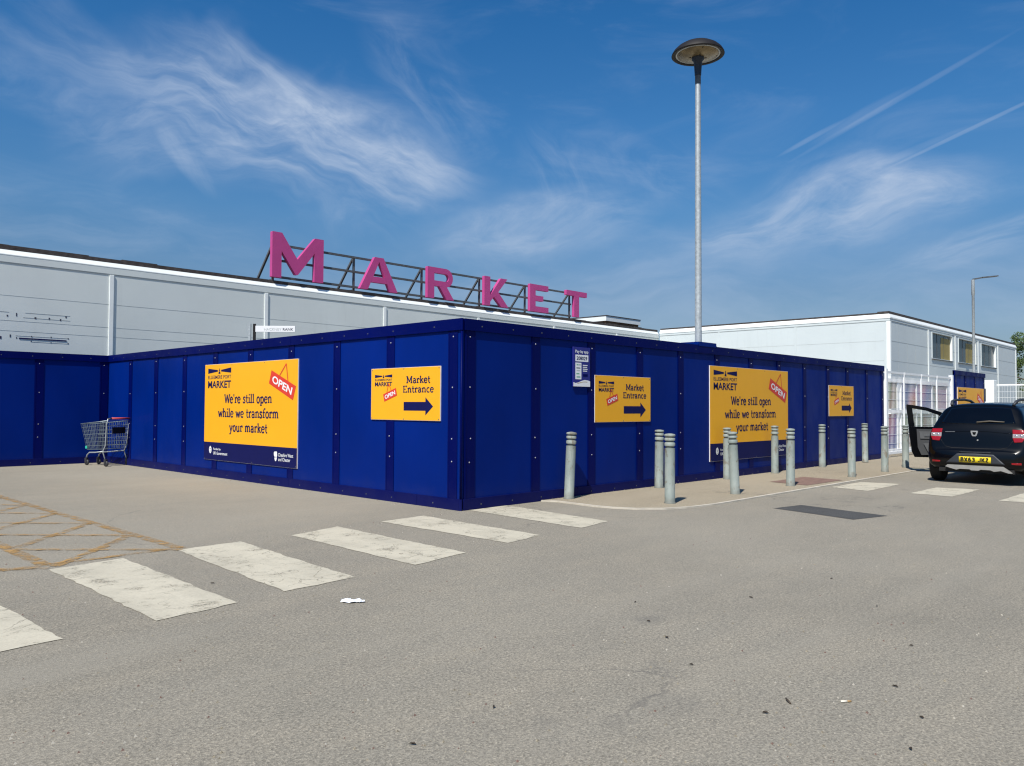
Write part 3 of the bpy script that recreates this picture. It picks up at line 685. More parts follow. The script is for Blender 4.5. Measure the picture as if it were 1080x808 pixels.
for k in range(4):
    a = R(45+90*k); mb.bar((.13*COS(a), .13*SIN(a), 8.250), (.38*COS(a), .38*SIN(a), 8.306), .02, .012, M['lampblack'])
mb.lathe([(.395, 8.322), (.405, 8.312), (.43, 8.316), (.43, 8.322)], M['galv'], 40)
mb.build('reflector', hh)
lp2 = thing('street_lamp', 'slim grey lamp column with flat arm in front of the high windows', 'street lamp', (33.6, 2.0, 0))
mb = MB(); mb.lathe([(.085, 0), (.085, 1.0), (.065, 1.05), (.060, 6.6), (.075, 6.62), (.072, 7.30)], M['galv'], 12); mb.build('column', lp2)
mb = MB(); mb.bar((0, 0, 7.32), (.30, -.30, 7.40), .09, .06, M['frame']); mb.bar((.28, -.28, 7.40), (.80, -.80, 7.48), .20, .05, M['frame']); mb.build('lamp_head', lp2)

# ------------------------------------------------------------------ hackney rank sign behind the hoarding
CAM = Vector((-7.33, -7.92, 1.4))
fwd = Vector((.724, .690, 0)); rgt = Vector((.690, -.724, 0))
q = CAM + fwd*17 + rgt*((266-540)/845*17)
hk = thing('rank_sign', 'white hackney rank name plate on dark posts peeping over the hoarding', 'sign', (q.x, q.y, 0), math.atan2(rgt.y, rgt.x))
for x in (-.075, .025):
    mb = MB(); mb.box((x-.025, 0, 0), (x+.025, .05, 3.13), M['lampblack'] if x > 0 else M['galv']); mb.build('post', hk)
mb = MB(); mb.box((.055, -.01, 2.955), (.90, .015, 3.085), M['whiteprint']); pl = mb.build('name_plate', hk, .004)
mb = MB(); sans('HACKNEY', (.24, 2.985, .61, 3.040), -.0125, M['groove'], mb, .0); sans('RANK', (.64, 2.985, .86, 3.040), -.0125, M['mark'], mb, .01); mb.build('lettering', pl)  # HACKNEY in paler grey, a reflection washing it out put into the colour

# ------------------------------------------------------------------ ground
def sheet(name, poly, z, mat):
    bm = bmesh.new(); vs = [bm.verts.new((x, y, z)) for x, y in poly]; f = bm.faces.new(vs); f.normal_update()
    if f.normal.z < 0: f.normal_flip()
    bmesh.ops.triangulate(bm, faces=[f])
    mb = MB(); mb.addbm(bm, mat); return tag(mb.build(name), kind='structure')
sheet('ground', [(-900, -900), (900, -900), (900, 900), (-900, 900)], 0, M['asphalt'])
kerbline = [(1.60,-.04),(1.72,-.27),(1.70,-.60),(1.68,-.95),(1.71,-1.25),(1.84,-1.55),(2.12,-1.82),(2.55,-1.98),(3.1,-2.03),(4.06,-2.03),(7.6,-2.03),(11.4,-2.03),(20,-2.03),(34,-2.03)]
fine_k = []
for a, b_ in zip(kerbline, kerbline[1:]):
    n = max(1, int(math.dist(a, b_)/.5))
    for i in range(n): fine_k.append((a[0]+(b_[0]-a[0])*i/n+random.uniform(-.008, .008), a[1]+(b_[1]-a[1])*i/n+random.uniform(-.008, .008)))
fine_k.append(kerbline[-1])
sheet('pavement', fine_k+[(34, 2.9), (16.2, 2.9), (16.2, -.036), (1.61, -.036)], .016, M['paving'])
mb = MB()
off_k = []
for i, p_ in enumerate(fine_k):
    a, b_ = fine_k[max(0, i-1)], fine_k[min(len(fine_k)-1, i+1)]
    t = Vector((b_[0]-a[0], b_[1]-a[1])).normalized(); wk = .055+random.uniform(-.01, .01); off_k.append((p_[0]+t.y*wk, p_[1]-t.x*wk))
for a, b_, c_, d_ in zip(fine_k, fine_k[1:], off_k[1:], off_k):
    P = [a, b_, c_, d_]
    mb.add([(x, y, .0195) for x, y in P]+[(x, y, -.02) for x, y in P], [(0,3,2,1),(2,3,7,6)], M['kerb'])
tag(mb.build('kerb'), kind='structure')
sheet('pavement_slabs', [(6.86,-1.06),(8.37,-1.04),(8.25,-1.88),(6.70,-1.84)], .0205, M['brick_pave'])
sheet('tarmac_patch', [(3.30,-2.84),(3.94,-2.95),(3.63,-4.24),(2.95,-4.06)], .004, M['patch'])
def stripe(poly, mat, name='road_marking', z=.004, jit=.018):
    pts = []
    for a, b_ in zip(poly, poly[1:]+poly[:1]):
        n = max(2, int(math.dist(a, b_)/.09)); dx, dy = b_[0]-a[0], b_[1]-a[1]; L = math.hypot(dx, dy)
        ph = random.uniform(0, 6)
        for i in range(n):
            u = i/n; j = (random.uniform(-1, 1)*jit*.55 + SIN(ph+u*5)*jit*.3)*(0 if i == 0 else 1)
            pts.append((a[0]+dx*u-dy/L*j, a[1]+dy*u+dx/L*j))
    return sheet(name, pts, z, mat)
for P in ([(-6.55,-.45),(-5.75,-.45),(-5.68,-2.67),(-6.45,-2.72)], [(-5.09,-.40),(-4.46,-.31),(-4.53,-2.58),(-5.13,-2.66)], [(-3.93,-.25),(-3.27,-.22),(-3.45,-2.47),(-4.12,-2.51)],
          [(-2.70,-.24),(-1.98,-.05),(-2.06,-2.31),(-2.78,-2.42)], [(-1.38,-.08),(-.68,-.04),(-.77,-2.11),(-1.39,-2.21)], [(.10,-.045),(.84,-.04),(.62,-1.99),(-.04,-2.09)],
          [(6.85,-2.22),(8.24,-2.20),(8.40,-2.88),(6.66,-2.91)], [(6.81,-3.52),(8.18,-3.55),(8.35,-4.19),(6.75,-4.18)], [(6.68,-4.84),(8.26,-4.87),(8.3,-5.55),(6.65,-5.5)], [(6.6,-6.15),(8.2,-6.2),(8.3,-6.85),(6.6,-6.8)]):
    stripe(P, M['zebra'])
# yellow hatched box
def yline(a, b_, w, z):
    t = Vector((b_[0]-a[0], b_[1]-a[1])).normalized(); n = Vector((-t.y, t.x))*w/2
    stripe([(a[0]+n.x, a[1]+n.y), (b_[0]+n.x, b_[1]+n.y), (b_[0]-n.x, b_[1]-n.y), (a[0]-n.x, a[1]-n.y)], M['yellow_line'], 'yellow_road_marking', z, .010)
yline((-3.87, -.20), (-3.87, 8.6), .11, .0045)
yline((-5.05, -.16), (-5.05, 8.6), .12, .0045)
yline((-3.84, -.15), (-7.3, -.20), .09, .0052)
for k in range(7):
    y = -.20+1.22*k
    yline((-5.02, y-.1), (-3.90, y+1.16), .10, .0059+.0003*k)
    yline((-5.02, y+1.05), (-3.90, y-.08), .09, .0082+.0003*k)
for k in range(4):
    y = -.15+1.9*k
    yline((-7.4, y-.9), (-5.08, y+1.5), .10, .0062+.0003*k); yline((-7.4, y+1.6), (-5.08, y-.2), .09, .0085+.0003*k)

# ------------------------------------------------------------------ bollards
def make_bollard(label):
    t = thing('bollard', label, 'bollard', group='grey green bollards along the pavement')
    r = .074; mb = MB()
    mb.lathe([(r+.010, .0), (r+.008, .02), (r, .028), (r, .80)], M['bollard'], 28); mb.build('post', t)
    mb = MB()
    mb.lathe([(r-.016, .801), (r-.016, .825)], M['groovedark'], 28)
    mb.lathe([(r-.012, .8255), (r+.002, .835), (r+.002, .875), (r-.012, .885)], M['bollard'], 28, mats=[M['reflband'], None, None])
    mb.lathe([(r-.016, .8855), (r-.016, .905)], M['groovedark'], 28)
    mb.lathe([(r-.012, .9055), (r+.002, .915), (r+.002, .945), (r-.012, .952)], M['bollard'], 28, mats=[M['reflband'], None, None])
    mb.lathe([(r-.016, .9525), (r-.016, .965)], M['groovedark'], 28)
    mb.lathe([(r-.006, .9655), (r+.005, .972), (r+.006, .992), (r-.006, 1.003), (.02, 1.012), (.003, 1.013)], M['bollard'], 28)
    mb.build('banded_cap', t)
    return t
proto = None
for i, (x, y, tx, ty, lab) in enumerate([
    (2.65,-1.57, 0, 0, 'scraped grey green bollard standing at the curve of the kerb'),
    (4.49,-1.62,-.035,-.03, 'bollard leaning a little on the kerb before the left half of the right banner'),
    (6.43,-1.66,0,0, 'bollard on the kerb side of the brown paving, below the right end of the banner'),
    (9.14,-1.71,0,0, 'kerb side bollard in front of the far arrow sign'),
    (11.03,-1.71,.005,0, 'kerb side bollard in front of the white fence post at the hoarding end'),
    (12.68,-1.62,0,0, 'kerb side bollard just left of the open car door'),
    (2.04,-.19,.045,.012, 'bollard with a tipped cap against the wall, nearest the hoarding corner'),
    (4.43,-.22,0,.01, 'pale bollard against the hoarding below the small arrow sign'),
    (6.80,-.22,0,0, 'bollard against the hoarding at the left part of the right banner'),
    (8.84,-.22,0,0, 'bollard against the hoarding before the lower right of the banner'),
    (11.34,-.20,0,0, 'bollard against the hoarding left of the far arrow sign'),
    (13.78,-.30,.115,-.05, 'strongly tilted bollard by the far end of the hoarding')]):
    o = make_bollard(lab) if proto is None else copy_tree(proto)
    proto = proto or o
    o['label'] = lab; o.location = (x, y, .014); o.rotation_euler = (tx*.0+ty, tx, random.uniform(0, 6) if not (tx or ty) else 0)
    s_ = random.uniform(.985, 1.01); o.scale = (1, 1, s_ if x != 9.14 else .97)

# ------------------------------------------------------------------ white mesh fences, art screen, far hoarding
def mesh_fence(label, a, b_, h, bays, art=False):
    d = Vector((b_[0]-a[0], b_[1]-a[1])); L = d.length
    t = thing('mesh_fence', label, 'fence', (a[0], a[1], .03), math.atan2(d.y, d.x), 'white mesh fences')
    for i in range(bays+1):
        x = L*i/bays; mb = MB(); w = .06 if i in (0, bays) else .022
        mb.box((x-w, -w, 0), (x+w, w, h+(.06 if i in (0, bays) else 0)), M['fence']); mb.build('post', t)
    for i in range(bays):
        x0, x1 = L*i/bays+.06, L*(i+1)/bays-.06; mb = MB()
        n = int((x1-x0)/.10)
        for k in range(n+1):
            x = x0+(x1-x0)*k/n; mb.box((x-.003, -.003, .1), (x+.003, .003, h-.02), M['fence'])
        z = .12
        while z < h: mb.box((x0, -.010, z-.0045), (x1, -.0045, z+.0045), M['fence']); z += .25
        mb.box((x0, -.02, h-.06), (x1, .02, h), M['fence']); mb.box((x0, -.03, .07), (x1, .03, .14), M['fence'])
        mb.build('mesh_panel', t)
    return t
mesh_fence('white mesh fence between the long hoarding and the blue gate board', (16.22, .02), (22.3, -.05), 2.43, 4)
mesh_fence('white mesh fence beyond the parked car at the right edge', (32.6, 1.35), (32.9, -5.0), 2.45, 2)
scr = thing('art_screen', 'white framed screen of rainbow pictures standing behind the mesh fence', 'screen', (16.9, .75, .03))
ax = [0, 1.35, 2.6, 2.95, 4.35, 4.5, 6.05, 6.2, 7.75]
mb = MB()
for x in (0, 1.3, 2.55, 2.9, 4.4, 6.1, 7.8): mb.box((x-.05, -.03, 0), (x+.05, .03, 2.30), M['fence'])
for z in (.05, 1.28, 2.25): mb.box((-.06, -.05, z-.05), (7.86, .05, z+.05), M['fence'])
mb.build('frame', scr)
for i, (x0, x1, z0, z1, k) in enumerate([(.08,1.22,1.35,2.18,1),(1.38,2.47,1.35,2.18,3),(2.98,4.32,1.35,2.18,0),(4.48,6.02,1.35,2.18,1),(6.18,7.72,1.35,2.18,2),(.08,1.22,.12,1.2,3),(1.38,2.47,.12,1.2,1),(2.98,4.32,.12,1.2,3),(4.48,6.02,.12,1.2,3),(6.18,7.72,.12,1.2,3)]):
    mb = MB(); mb.box((0, -.012, 0), (x1-x0, .012, z1-z0), ART[k]); o = mb.build('picture', scr); o.location = (x0, 0, z0)
hg = hoarding('short blue hoarding piece with a yellow banner behind the car', (22.85, 0, 0), 0, 3.95, [.15, 1.35, 2.6, 3.8], (), 0, 2.72)
banner('yellow open banner half hidden by the black car roof', (23.15, 0, 2.15), 0)
cab = thing('white_cabinet', 'plain white cabinet beside the blue gate board beyond the car', 'cabinet', (32.0, 1.6, .03), 0)
mb = MB(); mb.box((.0, -.75, 0), (.5, -.12, 2.62), M['white']); mb.build('body', cab, .02)
mb = MB(); mb.box((-.02, -.70, .15), (-.002, -.18, 2.50), M['white']); mb.box((-.035, -.45, 1.7), (-.021, -.38, 2.25), M['frame']); mb.build('door', cab)

# ------------------------------------------------------------------ blue shed and tree far right
sh = thing('shed', 'blue grey sheet roofed shed beyond the block at the right edge', 'building', (51, -1.5, 0), R(-40))
mb = MB(); mb.box((0, 0, 0), (16, 7, 2.6), M['shed']); mb.build('wall', sh)
mb = MB(); mb.add([(-.3,-.3,2.58),(16.3,-.3,2.58),(16.3,3.5,4.4),(-.3,3.5,4.4),(16.3,7.3,2.58),(-.3,7.3,2.58)], [(0,1,2,3),(3,2,4,5),(0,3,5),(1,4,2),(0,5,4,1)], M['shed'])
for k in range(28): mb.bar((-.2+.6*k, -.3, 2.62), (-.2+.6*k, 3.5, 4.44), .08, .06, M['shed'])
mb.build('roof', sh)
def tree(label, x, y, h, r):
    t = thing('tree', label, 'tree', (x, y, 0)); mb = MB(); rnd = random.Random(3)
    mb.tube([(0,0,0),(.1,.05,h*.25),(0,.1,h*.5),(.1,0,h*.8)], [.32,.24,.17,.05], M['bark'], 10)
    ends = []
    for k in range(11):
        a = rnd.uniform(0, 6.28); z0 = h*rnd.uniform(.25, .6); rr = r*rnd.uniform(.45, .85); z1 = z0+h*rnd.uniform(.08, .3)
        mb.tube([(.05,.05,z0),(rr*.5*COS(a), rr*.5*SIN(a), (z0+z1)/2+.2),(rr*COS(a), rr*SIN(a), z1)], [.10,.07,.03], M['bark'], 6); ends.append((rr*COS(a), rr*SIN(a), z1))
    mb.build('trunk', t)
    mb = MB(); clumps = [(e[0], e[1], e[2], rnd.uniform(.7, 1.2)) for e in ends]
    for k in range(46):
        a, b_ = rnd.uniform(0, 6.28), math.acos(rnd.uniform(-1, 1)); rr = r*rnd.uniform(.55, 1.0)
        clumps.append((rr*SIN(b_)*COS(a), rr*SIN(b_)*SIN(a), h*.62+h*.37*COS(b_)*rnd.uniform(.6, 1), rnd.uniform(.45, 1.0)))
    for cx, cy, cz, cr in clumps:
        for j in range(150):
            dv = Vector((rnd.gauss(0, 1), rnd.gauss(0, 1), rnd.gauss(0, .8))).normalized()*cr*rnd.uniform(.3, 1)**.6
            p = Vector((cx, cy, cz))+dv; u = Vector((rnd.gauss(0,1), rnd.gauss(0,1), rnd.gauss(0,1))).normalized(); v = u.orthogonal().normalized(); s_ = rnd.uniform(.07, .15)
            mb.add([p-u*s_, p+v*s_*.55, p+u*s_, p-v*s_*.55], [(0,1,2,3)], M['leaf'])
    mb.build('crown', t)
q = CAM+fwd*74+rgt*((1102-540)/845*74); tree('broad green tree rising beyond the end of the block at the right edge', q.x, q.y, 9.3, 3.6)

# ------------------------------------------------------------------ black hatchback
CX, CY = 9.33, -3.88
car = thing('parked_car', 'black five door hatchback seen from behind with a front door open', 'car', (CX, CY, 0))
# stations from the rear bumper forward: half sections from sill to roof centre
ST = [ # x, bottom z, widths...
 (.00, [(.60,.36),(.66,.40),(.685,.46),(.68,.53),(.66,.57),(.60,.60),(.45,.615),(.25,.62),(0,.62)]),
 (.05, [(.66,.31),(.735,.36),(.765,.46),(.765,.56),(.745,.62),(.70,.655),(.50,.67),(.25,.675),(0,.675)]),
 (.10, [(.70,.29),(.785,.35),(.815,.47),(.815,.62),(.80,.72),(.77,.80),(.66,.86),(.30,.90),(0,.905)]),
 (.16, [(.71,.27),(.80,.35),(.835,.48),(.835,.66),(.82,.82),(.79,.95),(.70,1.03),(.32,1.06),(0,1.065)]),
 (.26, [(.72,.26),(.815,.35),(.848,.50),(.848,.70),(.83,.88),(.79,1.00),(.70,1.14),(.36,1.205),(0,1.21)]),
 (.40, [(.72,.25),(.825,.35),(.855,.50),(.855,.72),(.835,.90),(.775,1.05),(.665,1.29),(.38,1.385),(0,1.395)]),
 (.52, [(.72,.25),(.83,.35),(.86,.50),(.86,.74),(.84,.92),(.765,1.09),(.64,1.38),(.42,1.475),(0,1.49)]),
 (.85, [(.72,.24),(.84,.34),(.865,.50),(.865,.75),(.845,.94),(.755,1.12),(.63,1.40),(.44,1.492),(0,1.512)]),
 (1.5, [(.72,.22),(.84,.32),(.865,.50),(.865,.75),(.845,.95),(.75,1.14),(.63,1.41),(.44,1.505),(0,1.528)]),
 (2.2, [(.72,.22),(.84,.32),(.865,.50),(.865,.75),(.845,.95),(.75,1.14),(.63,1.40),(.44,1.495),(0,1.518)]),
 (2.75,[(.72,.22),(.84,.32),(.865,.50),(.865,.75),(.845,.94),(.76,1.08),(.66,1.23),(.45,1.30),(0,1.325)]),
 (3.05,[(.72,.23),(.84,.33),(.862,.50),(.862,.74),(.845,.88),(.79,.955),(.68,1.00),(.45,1.02),(0,1.04)]),
 (3.5, [(.71,.24),(.83,.34),(.855,.50),(.855,.70),(.835,.80),(.77,.88),(.64,.92),(.42,.94),(0,.955)]),
 (3.85,[(.66,.25),(.76,.33),(.79,.48),(.79,.62),(.76,.72),(.70,.79),(.58,.83),(.38,.85),(0,.865)]),
 (4.02,[(.50,.27),(.60,.33),(.63,.46),(.63,.56),(.60,.63),(.55,.68),(.46,.70),(.30,.71),(0,.715)]),
]
def crom(p0, p1, p2, p3, t, k=.42):
    m1 = (p2-p0)*k; m2 = (p3-p1)*k; t2, t3 = t*t, t*t*t
    return p1*(2*t3-3*t2+1)+m1*(t3-2*t2+t)+p2*(-2*t3+3*t2)+m2*(t3-t2)
def dens(rows, n):
    out = []
    for i in range(len(rows)-1):
        g = lambda j: rows[max(0, min(len(rows)-1, j))]
        for k in range(n): out.append([crom(*(Vector(g(i+d)[q]) for d in (-1, 0, 1, 2)), k/n) for q in range(len(rows[0]))])
    out.append([Vector(v) for v in rows[-1]]); return out
net = [[Vector((x, w, z)) for w, z in s_] + [Vector((x, -w, z)) for w, z in s_[-2::-1]] for x, s_ in ST]
g1 = dens(net, 4); g2 = [list(c) for c in zip(*dens([list(c) for c in zip(*g1)], 4))]
vs = [v for r_ in g2 for v in r_]; nr, nc = len(g2), len(g2[0])
fs = [(i*nc+j, i*nc+j+1, (i+1)*nc+j+1, (i+1)*nc+j) for i in range(nr-1) for j in range(nc-1)]
fs += [tuple(range(nc)), tuple(range((nr-1)*nc, nr*nc))[::-1]] + [(i*nc, (i+1)*nc, (i+1)*nc+nc-1, i*nc+nc-1) for i in range(nr-1)]
mb = MB(); mb.add(vs, fs, M['carpaint'], True)
body = mb.build('body', car)
bm = bmesh.new(); bm.from_mesh(body.data); bmesh.ops.recalc_face_normals(bm, faces=bm.faces[:]); bm.to_mesh(body.data)
BV = BVHTree.FromBMesh(bm); bm.free()
def patch(name, top, bot, side, mat, off=.004, thick=.01, n=14, mrow=6, parent=None, label=None):
    """skin patch laid on the body; top and bottom outlines given in (y,z) seen from behind, or (x,z) seen from a side"""
    def at(line, u):
        k = u*(len(line)-1); i = min(int(k), len(line)-2); f = k-i
        return Vector(line[i]).lerp(Vector(line[i+1]), f)
    vs = []
    for layer in (0, 1):
        for i in range(mrow+1):
            for j in range(n+1):
                p = at(top, j/n).lerp(at(bot, j/n), i/mrow)
                if side == 'rear': o_, d_ = Vector((-2, p.x, p.y)), Vector((1, 0, 0))
                elif side == 'front': o_, d_ = Vector((7, p.x, p.y)), Vector((-1, 0, 0))
                elif side == 'top': o_, d_ = Vector((p.x, p.y, 4)), Vector((0, 0, -1))
                else: o_, d_ = Vector((p.x, 3*side, p.y)), Vector((0, -side, 0))
                h = BV.ray_cast(o_, d_)
                hp = h[0] if h[0] else o_+d_*(2.1 if side == 'rear' else 2.2)
                nn = h[1] if h[0] else -d_
                if nn.dot(d_) > 0: nn = -nn
                vs.append(hp + nn*(off if layer == 0 else off-thick))
    w = n+1; tot = (mrow+1)*w
    fs = [(i*w+j, i*w+j+1, (i+1)*w+j+1, (i+1)*w+j) for i in range(mrow) for j in range(n)]
    rim = [j for j in range(w)] + [i*w+n for i in range(1, mrow+1)] + [mrow*w+j for j in range(n-1, -1, -1)] + [i*w for i in range(mrow-1, 0, -1)]
    fs += [(a, tot+a, tot+b_, b_) for a, b_ in zip(rim, rim[1:]+rim[:1])]
    mb = MB(); mb.add(vs, fs, mat, True)
    o = mb.build(name, parent or car, 0, label)
    bm = bmesh.new(); bm.from_mesh(o.data); bmesh.ops.recalc_face_normals(bm, faces=bm.faces[:])
    # outward check: first face should look back along the ray
    bm.faces.ensure_lookup_table()
    dv = {'rear': Vector((-1,0,0)), 'front': Vector((1,0,0)), 'top': Vector((0,0,1))}.get(side) or Vector((0, side, 0))
    if bm.faces[len(bm.faces)//3].normal.dot(dv) < 0 and False: bmesh.ops.reverse_faces(bm, faces=bm.faces[:])
    bm.to_mesh(o.data); bm.free()
    return o
patch('rear_window', [(.50,1.405),(.35,1.43),(0,1.44),(-.35,1.43),(-.50,1.405)], [(.615,1.13),(.40,1.115),(0,1.11),(-.40,1.115),(-.615,1.13)], 'rear', M['carglass'], n=24, mrow=10)
mb = MB(); wp = [BV.ray_cast(Vector((-2, y_, z_)), Vector((1, 0, 0)))[0]+Vector((-.03, 0, 0)) for y_, z_ in ((.0, 1.15), (-.2, 1.172), (-.44, 1.16))]
mb.tube(wp, [.016, .013, .010], M['wiper'], 8); mb.tube([wp[0]+Vector((.04, 0, -.02)), wp[0]], .022, M['blackrub'], 8); mb.build('rear_wiper', car)
patch('tailgate_crease', [(.58,.955),(.2,.985),(-.2,.985),(-.58,.955)], [(.58,.948),(.2,.977),(-.2,.977),(-.58,.948)], 'rear', M['carpaint'], .007, n=20, mrow=2)
patch('tailgate_gap', [(.60,.82),(.52,.70),(.40,.672),(0,.668),(-.40,.672),(-.52,.70),(-.60,.82)], [(.592,.82),(.514,.692),(.40,.663),(0,.659),(-.40,.663),(-.514,.692),(-.592,.82)], 'rear', M['blackrub'], .003, n=30, mrow=1)
for s_ in (1, -1):
    lamp_ = patch('tail_lamp', [(.755*s_,1.015),(.58*s_,1.02)], [(.772*s_,.945),(.588*s_,.945)], 'rear', M['taillred'], .012, .02)
    patch('lower_lens', [(.772*s_,.944),(.588*s_,.944)], [(.775*s_,.875),(.59*s_,.87)], 'rear', M['taillclear'], .012, .02, parent=lamp_)
    for yy in (.725, .645):
        hx_ = BV.ray_cast(Vector((-2, yy*s_, .907)), Vector((1, 0, 0)))[0].x; mb = MB(); mb.lathe([(.028, 0), (.026, -.004), (.012, -.007)], M['chrome'], 14, axis='y')
        mb.v = [(y+hx_-.013, yy*s_-x, .907+z) for x, y, z in mb.v]; mb.build('bulb', lamp_)
    patch('lower_lens', [(.775*s_,.874),(.59*s_,.869)], [(.74*s_,.80),(.62*s_,.79)], 'rear', M['taillred'], .012, .02, parent=lamp_)
    patch('reflector', [(.735*s_,.430),(.585*s_,.424)], [(.735*s_,.392),(.59*s_,.396)], 'rear', M['taillred'], .006)
patch('bumper_insert', [(.30,.565),(0,.575),(-.30,.565)], [(.49,.385),(0,.385),(-.49,.385)], 'rear', M['plastic'], .006, n=20)
np_ = patch('number_plate', [(.262,.512),(-.262,.512)], [(.262,.405),(-.262,.405)], 'rear', M['plate'], .018, .02, n=6, mrow=2)
G['PB'] = (.56, [[(.08,0),(.08,1)],[(.04,.94),(.30,.94),(.40,.86),(.40,.66),(.30,.54),(.08,.54)],[(.30,.54),(.43,.44),(.43,.16),(.32,.06),(.04,.06)]], [])
G['PX'] = (.58, [[(.04,0),(.48,1)],[(.04,1),(.48,0)]], [])
G['P6'] = (.56, [[(.40,.90),(.26,.94),(.12,.84),(.08,.6),(.08,.26),(.16,.08),(.26,.05),(.38,.12),(.43,.30),(.38,.48),(.26,.54),(.10,.46)]], [])
G['P3'] = (.56, [[(.06,.86),(.20,.95),(.36,.90),(.41,.74),(.34,.58),(.20,.53),(.36,.47),(.43,.28),(.36,.10),(.20,.04),(.05,.14)]], [])
G['P '] = (.34, [], [])
G['PJ'] = (.50, [[(.36,1),(.36,.22),(.30,.08),(.18,.05),(.08,.10),(.04,.26)]], [])
G['PK'] = (.58, [[(.08,0),(.08,1)],[(.10,.38),(.46,1)],[(.20,.56),(.48,0)]], [])
G['PZ'] = (.52, [[(.04,.94),(.44,.94)],[(.43,.92),(.06,.08)],[(.04,.06),(.46,.06)]], [])
mb = MB(); slab(['P'+c_ for c_ in 'BX63 JKZ'], -.232, .232, .422, .076, 0, M['platetext'], mb, .25)
mb.v = [(BV.ray_cast(Vector((-2, -x, z)), Vector((1, 0, 0)))[0].x-.0275+y, -x, z) for x, y, z in mb.v]; lt = mb.build('lettering', np_)
patch('plate_lamp_trim', [(.26,.605),(-.26,.605)], [(.26,.588),(-.26,.588)], 'rear', M['plastic'], .008)
mb = MB()                                              # silver skid plate
pts = [(.50,.335),(.44,.350),(-.44,.350),(-.50,.335)]; low = [(.50,.30),(.44,.295),(.36,.255),(.30,.27),(.12,.27),(.08,.255),(-.08,.255),(-.12,.27),(-.30,.27),(-.36,.255),(-.44,.285),(-.58,.235)]
mb.prism([(.50,.315),(.46,.352),(-.46,.352),(-.60,.24),(-.54,.238),(-.42,.275),(-.31,.255),(-.25,.28),(-.09,.28),(-.06,.262),(.06,.262),(.09,.28),(.25,.28),(.31,.262),(.42,.29)], -.012, .05, M['silver'])
mb.v = [(y, x, z) for x, y, z in mb.v]; o = mb.build('skid_plate', car, .006)
bm = bmesh.new(); bm.from_mesh(o.data); bmesh.ops.recalc_face_normals(bm, faces=bm.faces[:]); bm.to_mesh(o.data); bm.free()
mb = MB(); mb.box((.05, -.62, .22), (.5, .62, .30), M['blackrub']); mb.box((.5, -.70, .20), (3.6, .70, .24), M['blackrub']); mb.build('underbody', car)
h = BV.ray_cast(Vector((-2, -.05, .94)), Vector((1, 0, 0)))[0].x
mb = MB()
sh_ = [(-.058,.993),(.058,.993),(.058,.960),(.040,.905),(.018,.882),(-.018,.882),(-.040,.905),(-.058,.960)]
mb.prism([(x-.03, z) for x, z in sh_], h-.014, h+.02, M['chrome'])
mb.flat([(x*.55-.03, .968+(z-.968)*.62) for x, z in [(-.058,.968),(.058,.968),(.040,.905),(.018,.882),(-.018,.882),(-.040,.905)]], h-.0155, M['carpaint'])
mb.v = [(y, -x, z) for x, y, z in mb.v]; mb.build('badge', car)
mb = MB(); mb.lathe([(.017, 0), (.014, -.008)], M['chrome'], 12, (0, 0, 0), 'y'); mb.v = [(y+.085, -x-.03, z+.82) for x, y, z in mb.v]; mb.build('lock', car)
patch('name_strip', [(.53,.968),(.36,.972)], [(.53,.955),(.36,.959)], 'rear', M['frame'], .008, n=8, mrow=1)
for s_ in (1, -1):                                     # raised roof rails
    mb = MB(); mb.tube([(.55, .52*s_, 1.47), (.66, .545*s_, 1.545), (.9, .555*s_, 1.575), (1.6, .56*s_, 1.585), (2.0, .555*s_, 1.565), (2.25, .53*s_, 1.49)], [.028, .026, .024, .024, .026, .03], M['plastic'], 8)
    mb.add([(.52,.495*s_,1.455),(.82,.53*s_,1.50),(.82,.56*s_,1.56),(.64,.545*s_,1.545)], [(0,1,2,3)], M['plastic']); mb.build('roof_rail', car)
    patch('side_window', [(.75,1.32),(1.5,1.385),(2.15,1.375),(2.72,1.14)], [(.85,1.06),(1.5,1.03),(2.2,1.0),(2.85,.99)], s_, M['carglass'], n=20)
    for x0 in (1.47, 2.45):
        patch('door_gap', [(x0,1.0),(x0+.008,1.0)], [(x0,.36),(x0+.008,.36)], s_, M['blackrub'], .002, n=1, mrow=8)
    if s_ < 0:
        mb = MB(); mb.box((2.55, s_*.86, .97), (2.72, s_*1.02, 1.10), M['carpaint'], .03); mb.build('door_mirror', car)
    for x in (.66, 3.25):
        cir = [(x+.36*COS(R(a)), .31+.36*SIN(R(a))) for a in range(180, -1, -15)]
        patch('wheel_arch', cir, [(x+.36*COS(R(a)), max(.24, .31-.36*SIN(R(a)))) for a in range(180, -1, -15)], s_, M['blackrub'], .006, n=24, mrow=6)
        w_ = thing('wheel', None, None, (x, s_*.79, .305)); w_.parent = car
        mb = MB(); mb.lathe([(.20,-.10),(.27,-.105),(.295,-.095),(.305,-.07),(.305,.07),(.295,.095),(.27,.105),(.20,.10)], M['blackrub'], 36, axis='y'); mb.build('tyre', w_)
        mb = MB(); mb.lathe([(.205,.0),(.205,.085*s_),(.185,.09*s_),(.17,.06*s_),(.05,.075*s_),(.01,.08*s_)], M['alloy'], 30, axis='y')
        for k in range(5): a = R(72*k); mb.bar((.04*COS(a), .085*s_, .04*SIN(a)), (.185*COS(a), .075*s_, .185*SIN(a)), .05, .02, M['alloy'])
        mb.build('rim', w_)
    patch('headlamp', [(.40*s_,.74),(.68*s_,.76)], [(.42*s_,.62),(.69*s_,.64)], 'front', M['taillclear'], .006)
patch('windscreen', [(-.52,1.44),(0,1.47),(.52,1.44)], [(-.66,1.06),(0,1.09),(.66,1.06)], 'front', M['carglass'], n=20)
patch('grille', [(-.36,.66),(.36,.66)], [(-.40,.50),(.40,.50)], 'front', M['plastic'], .004)
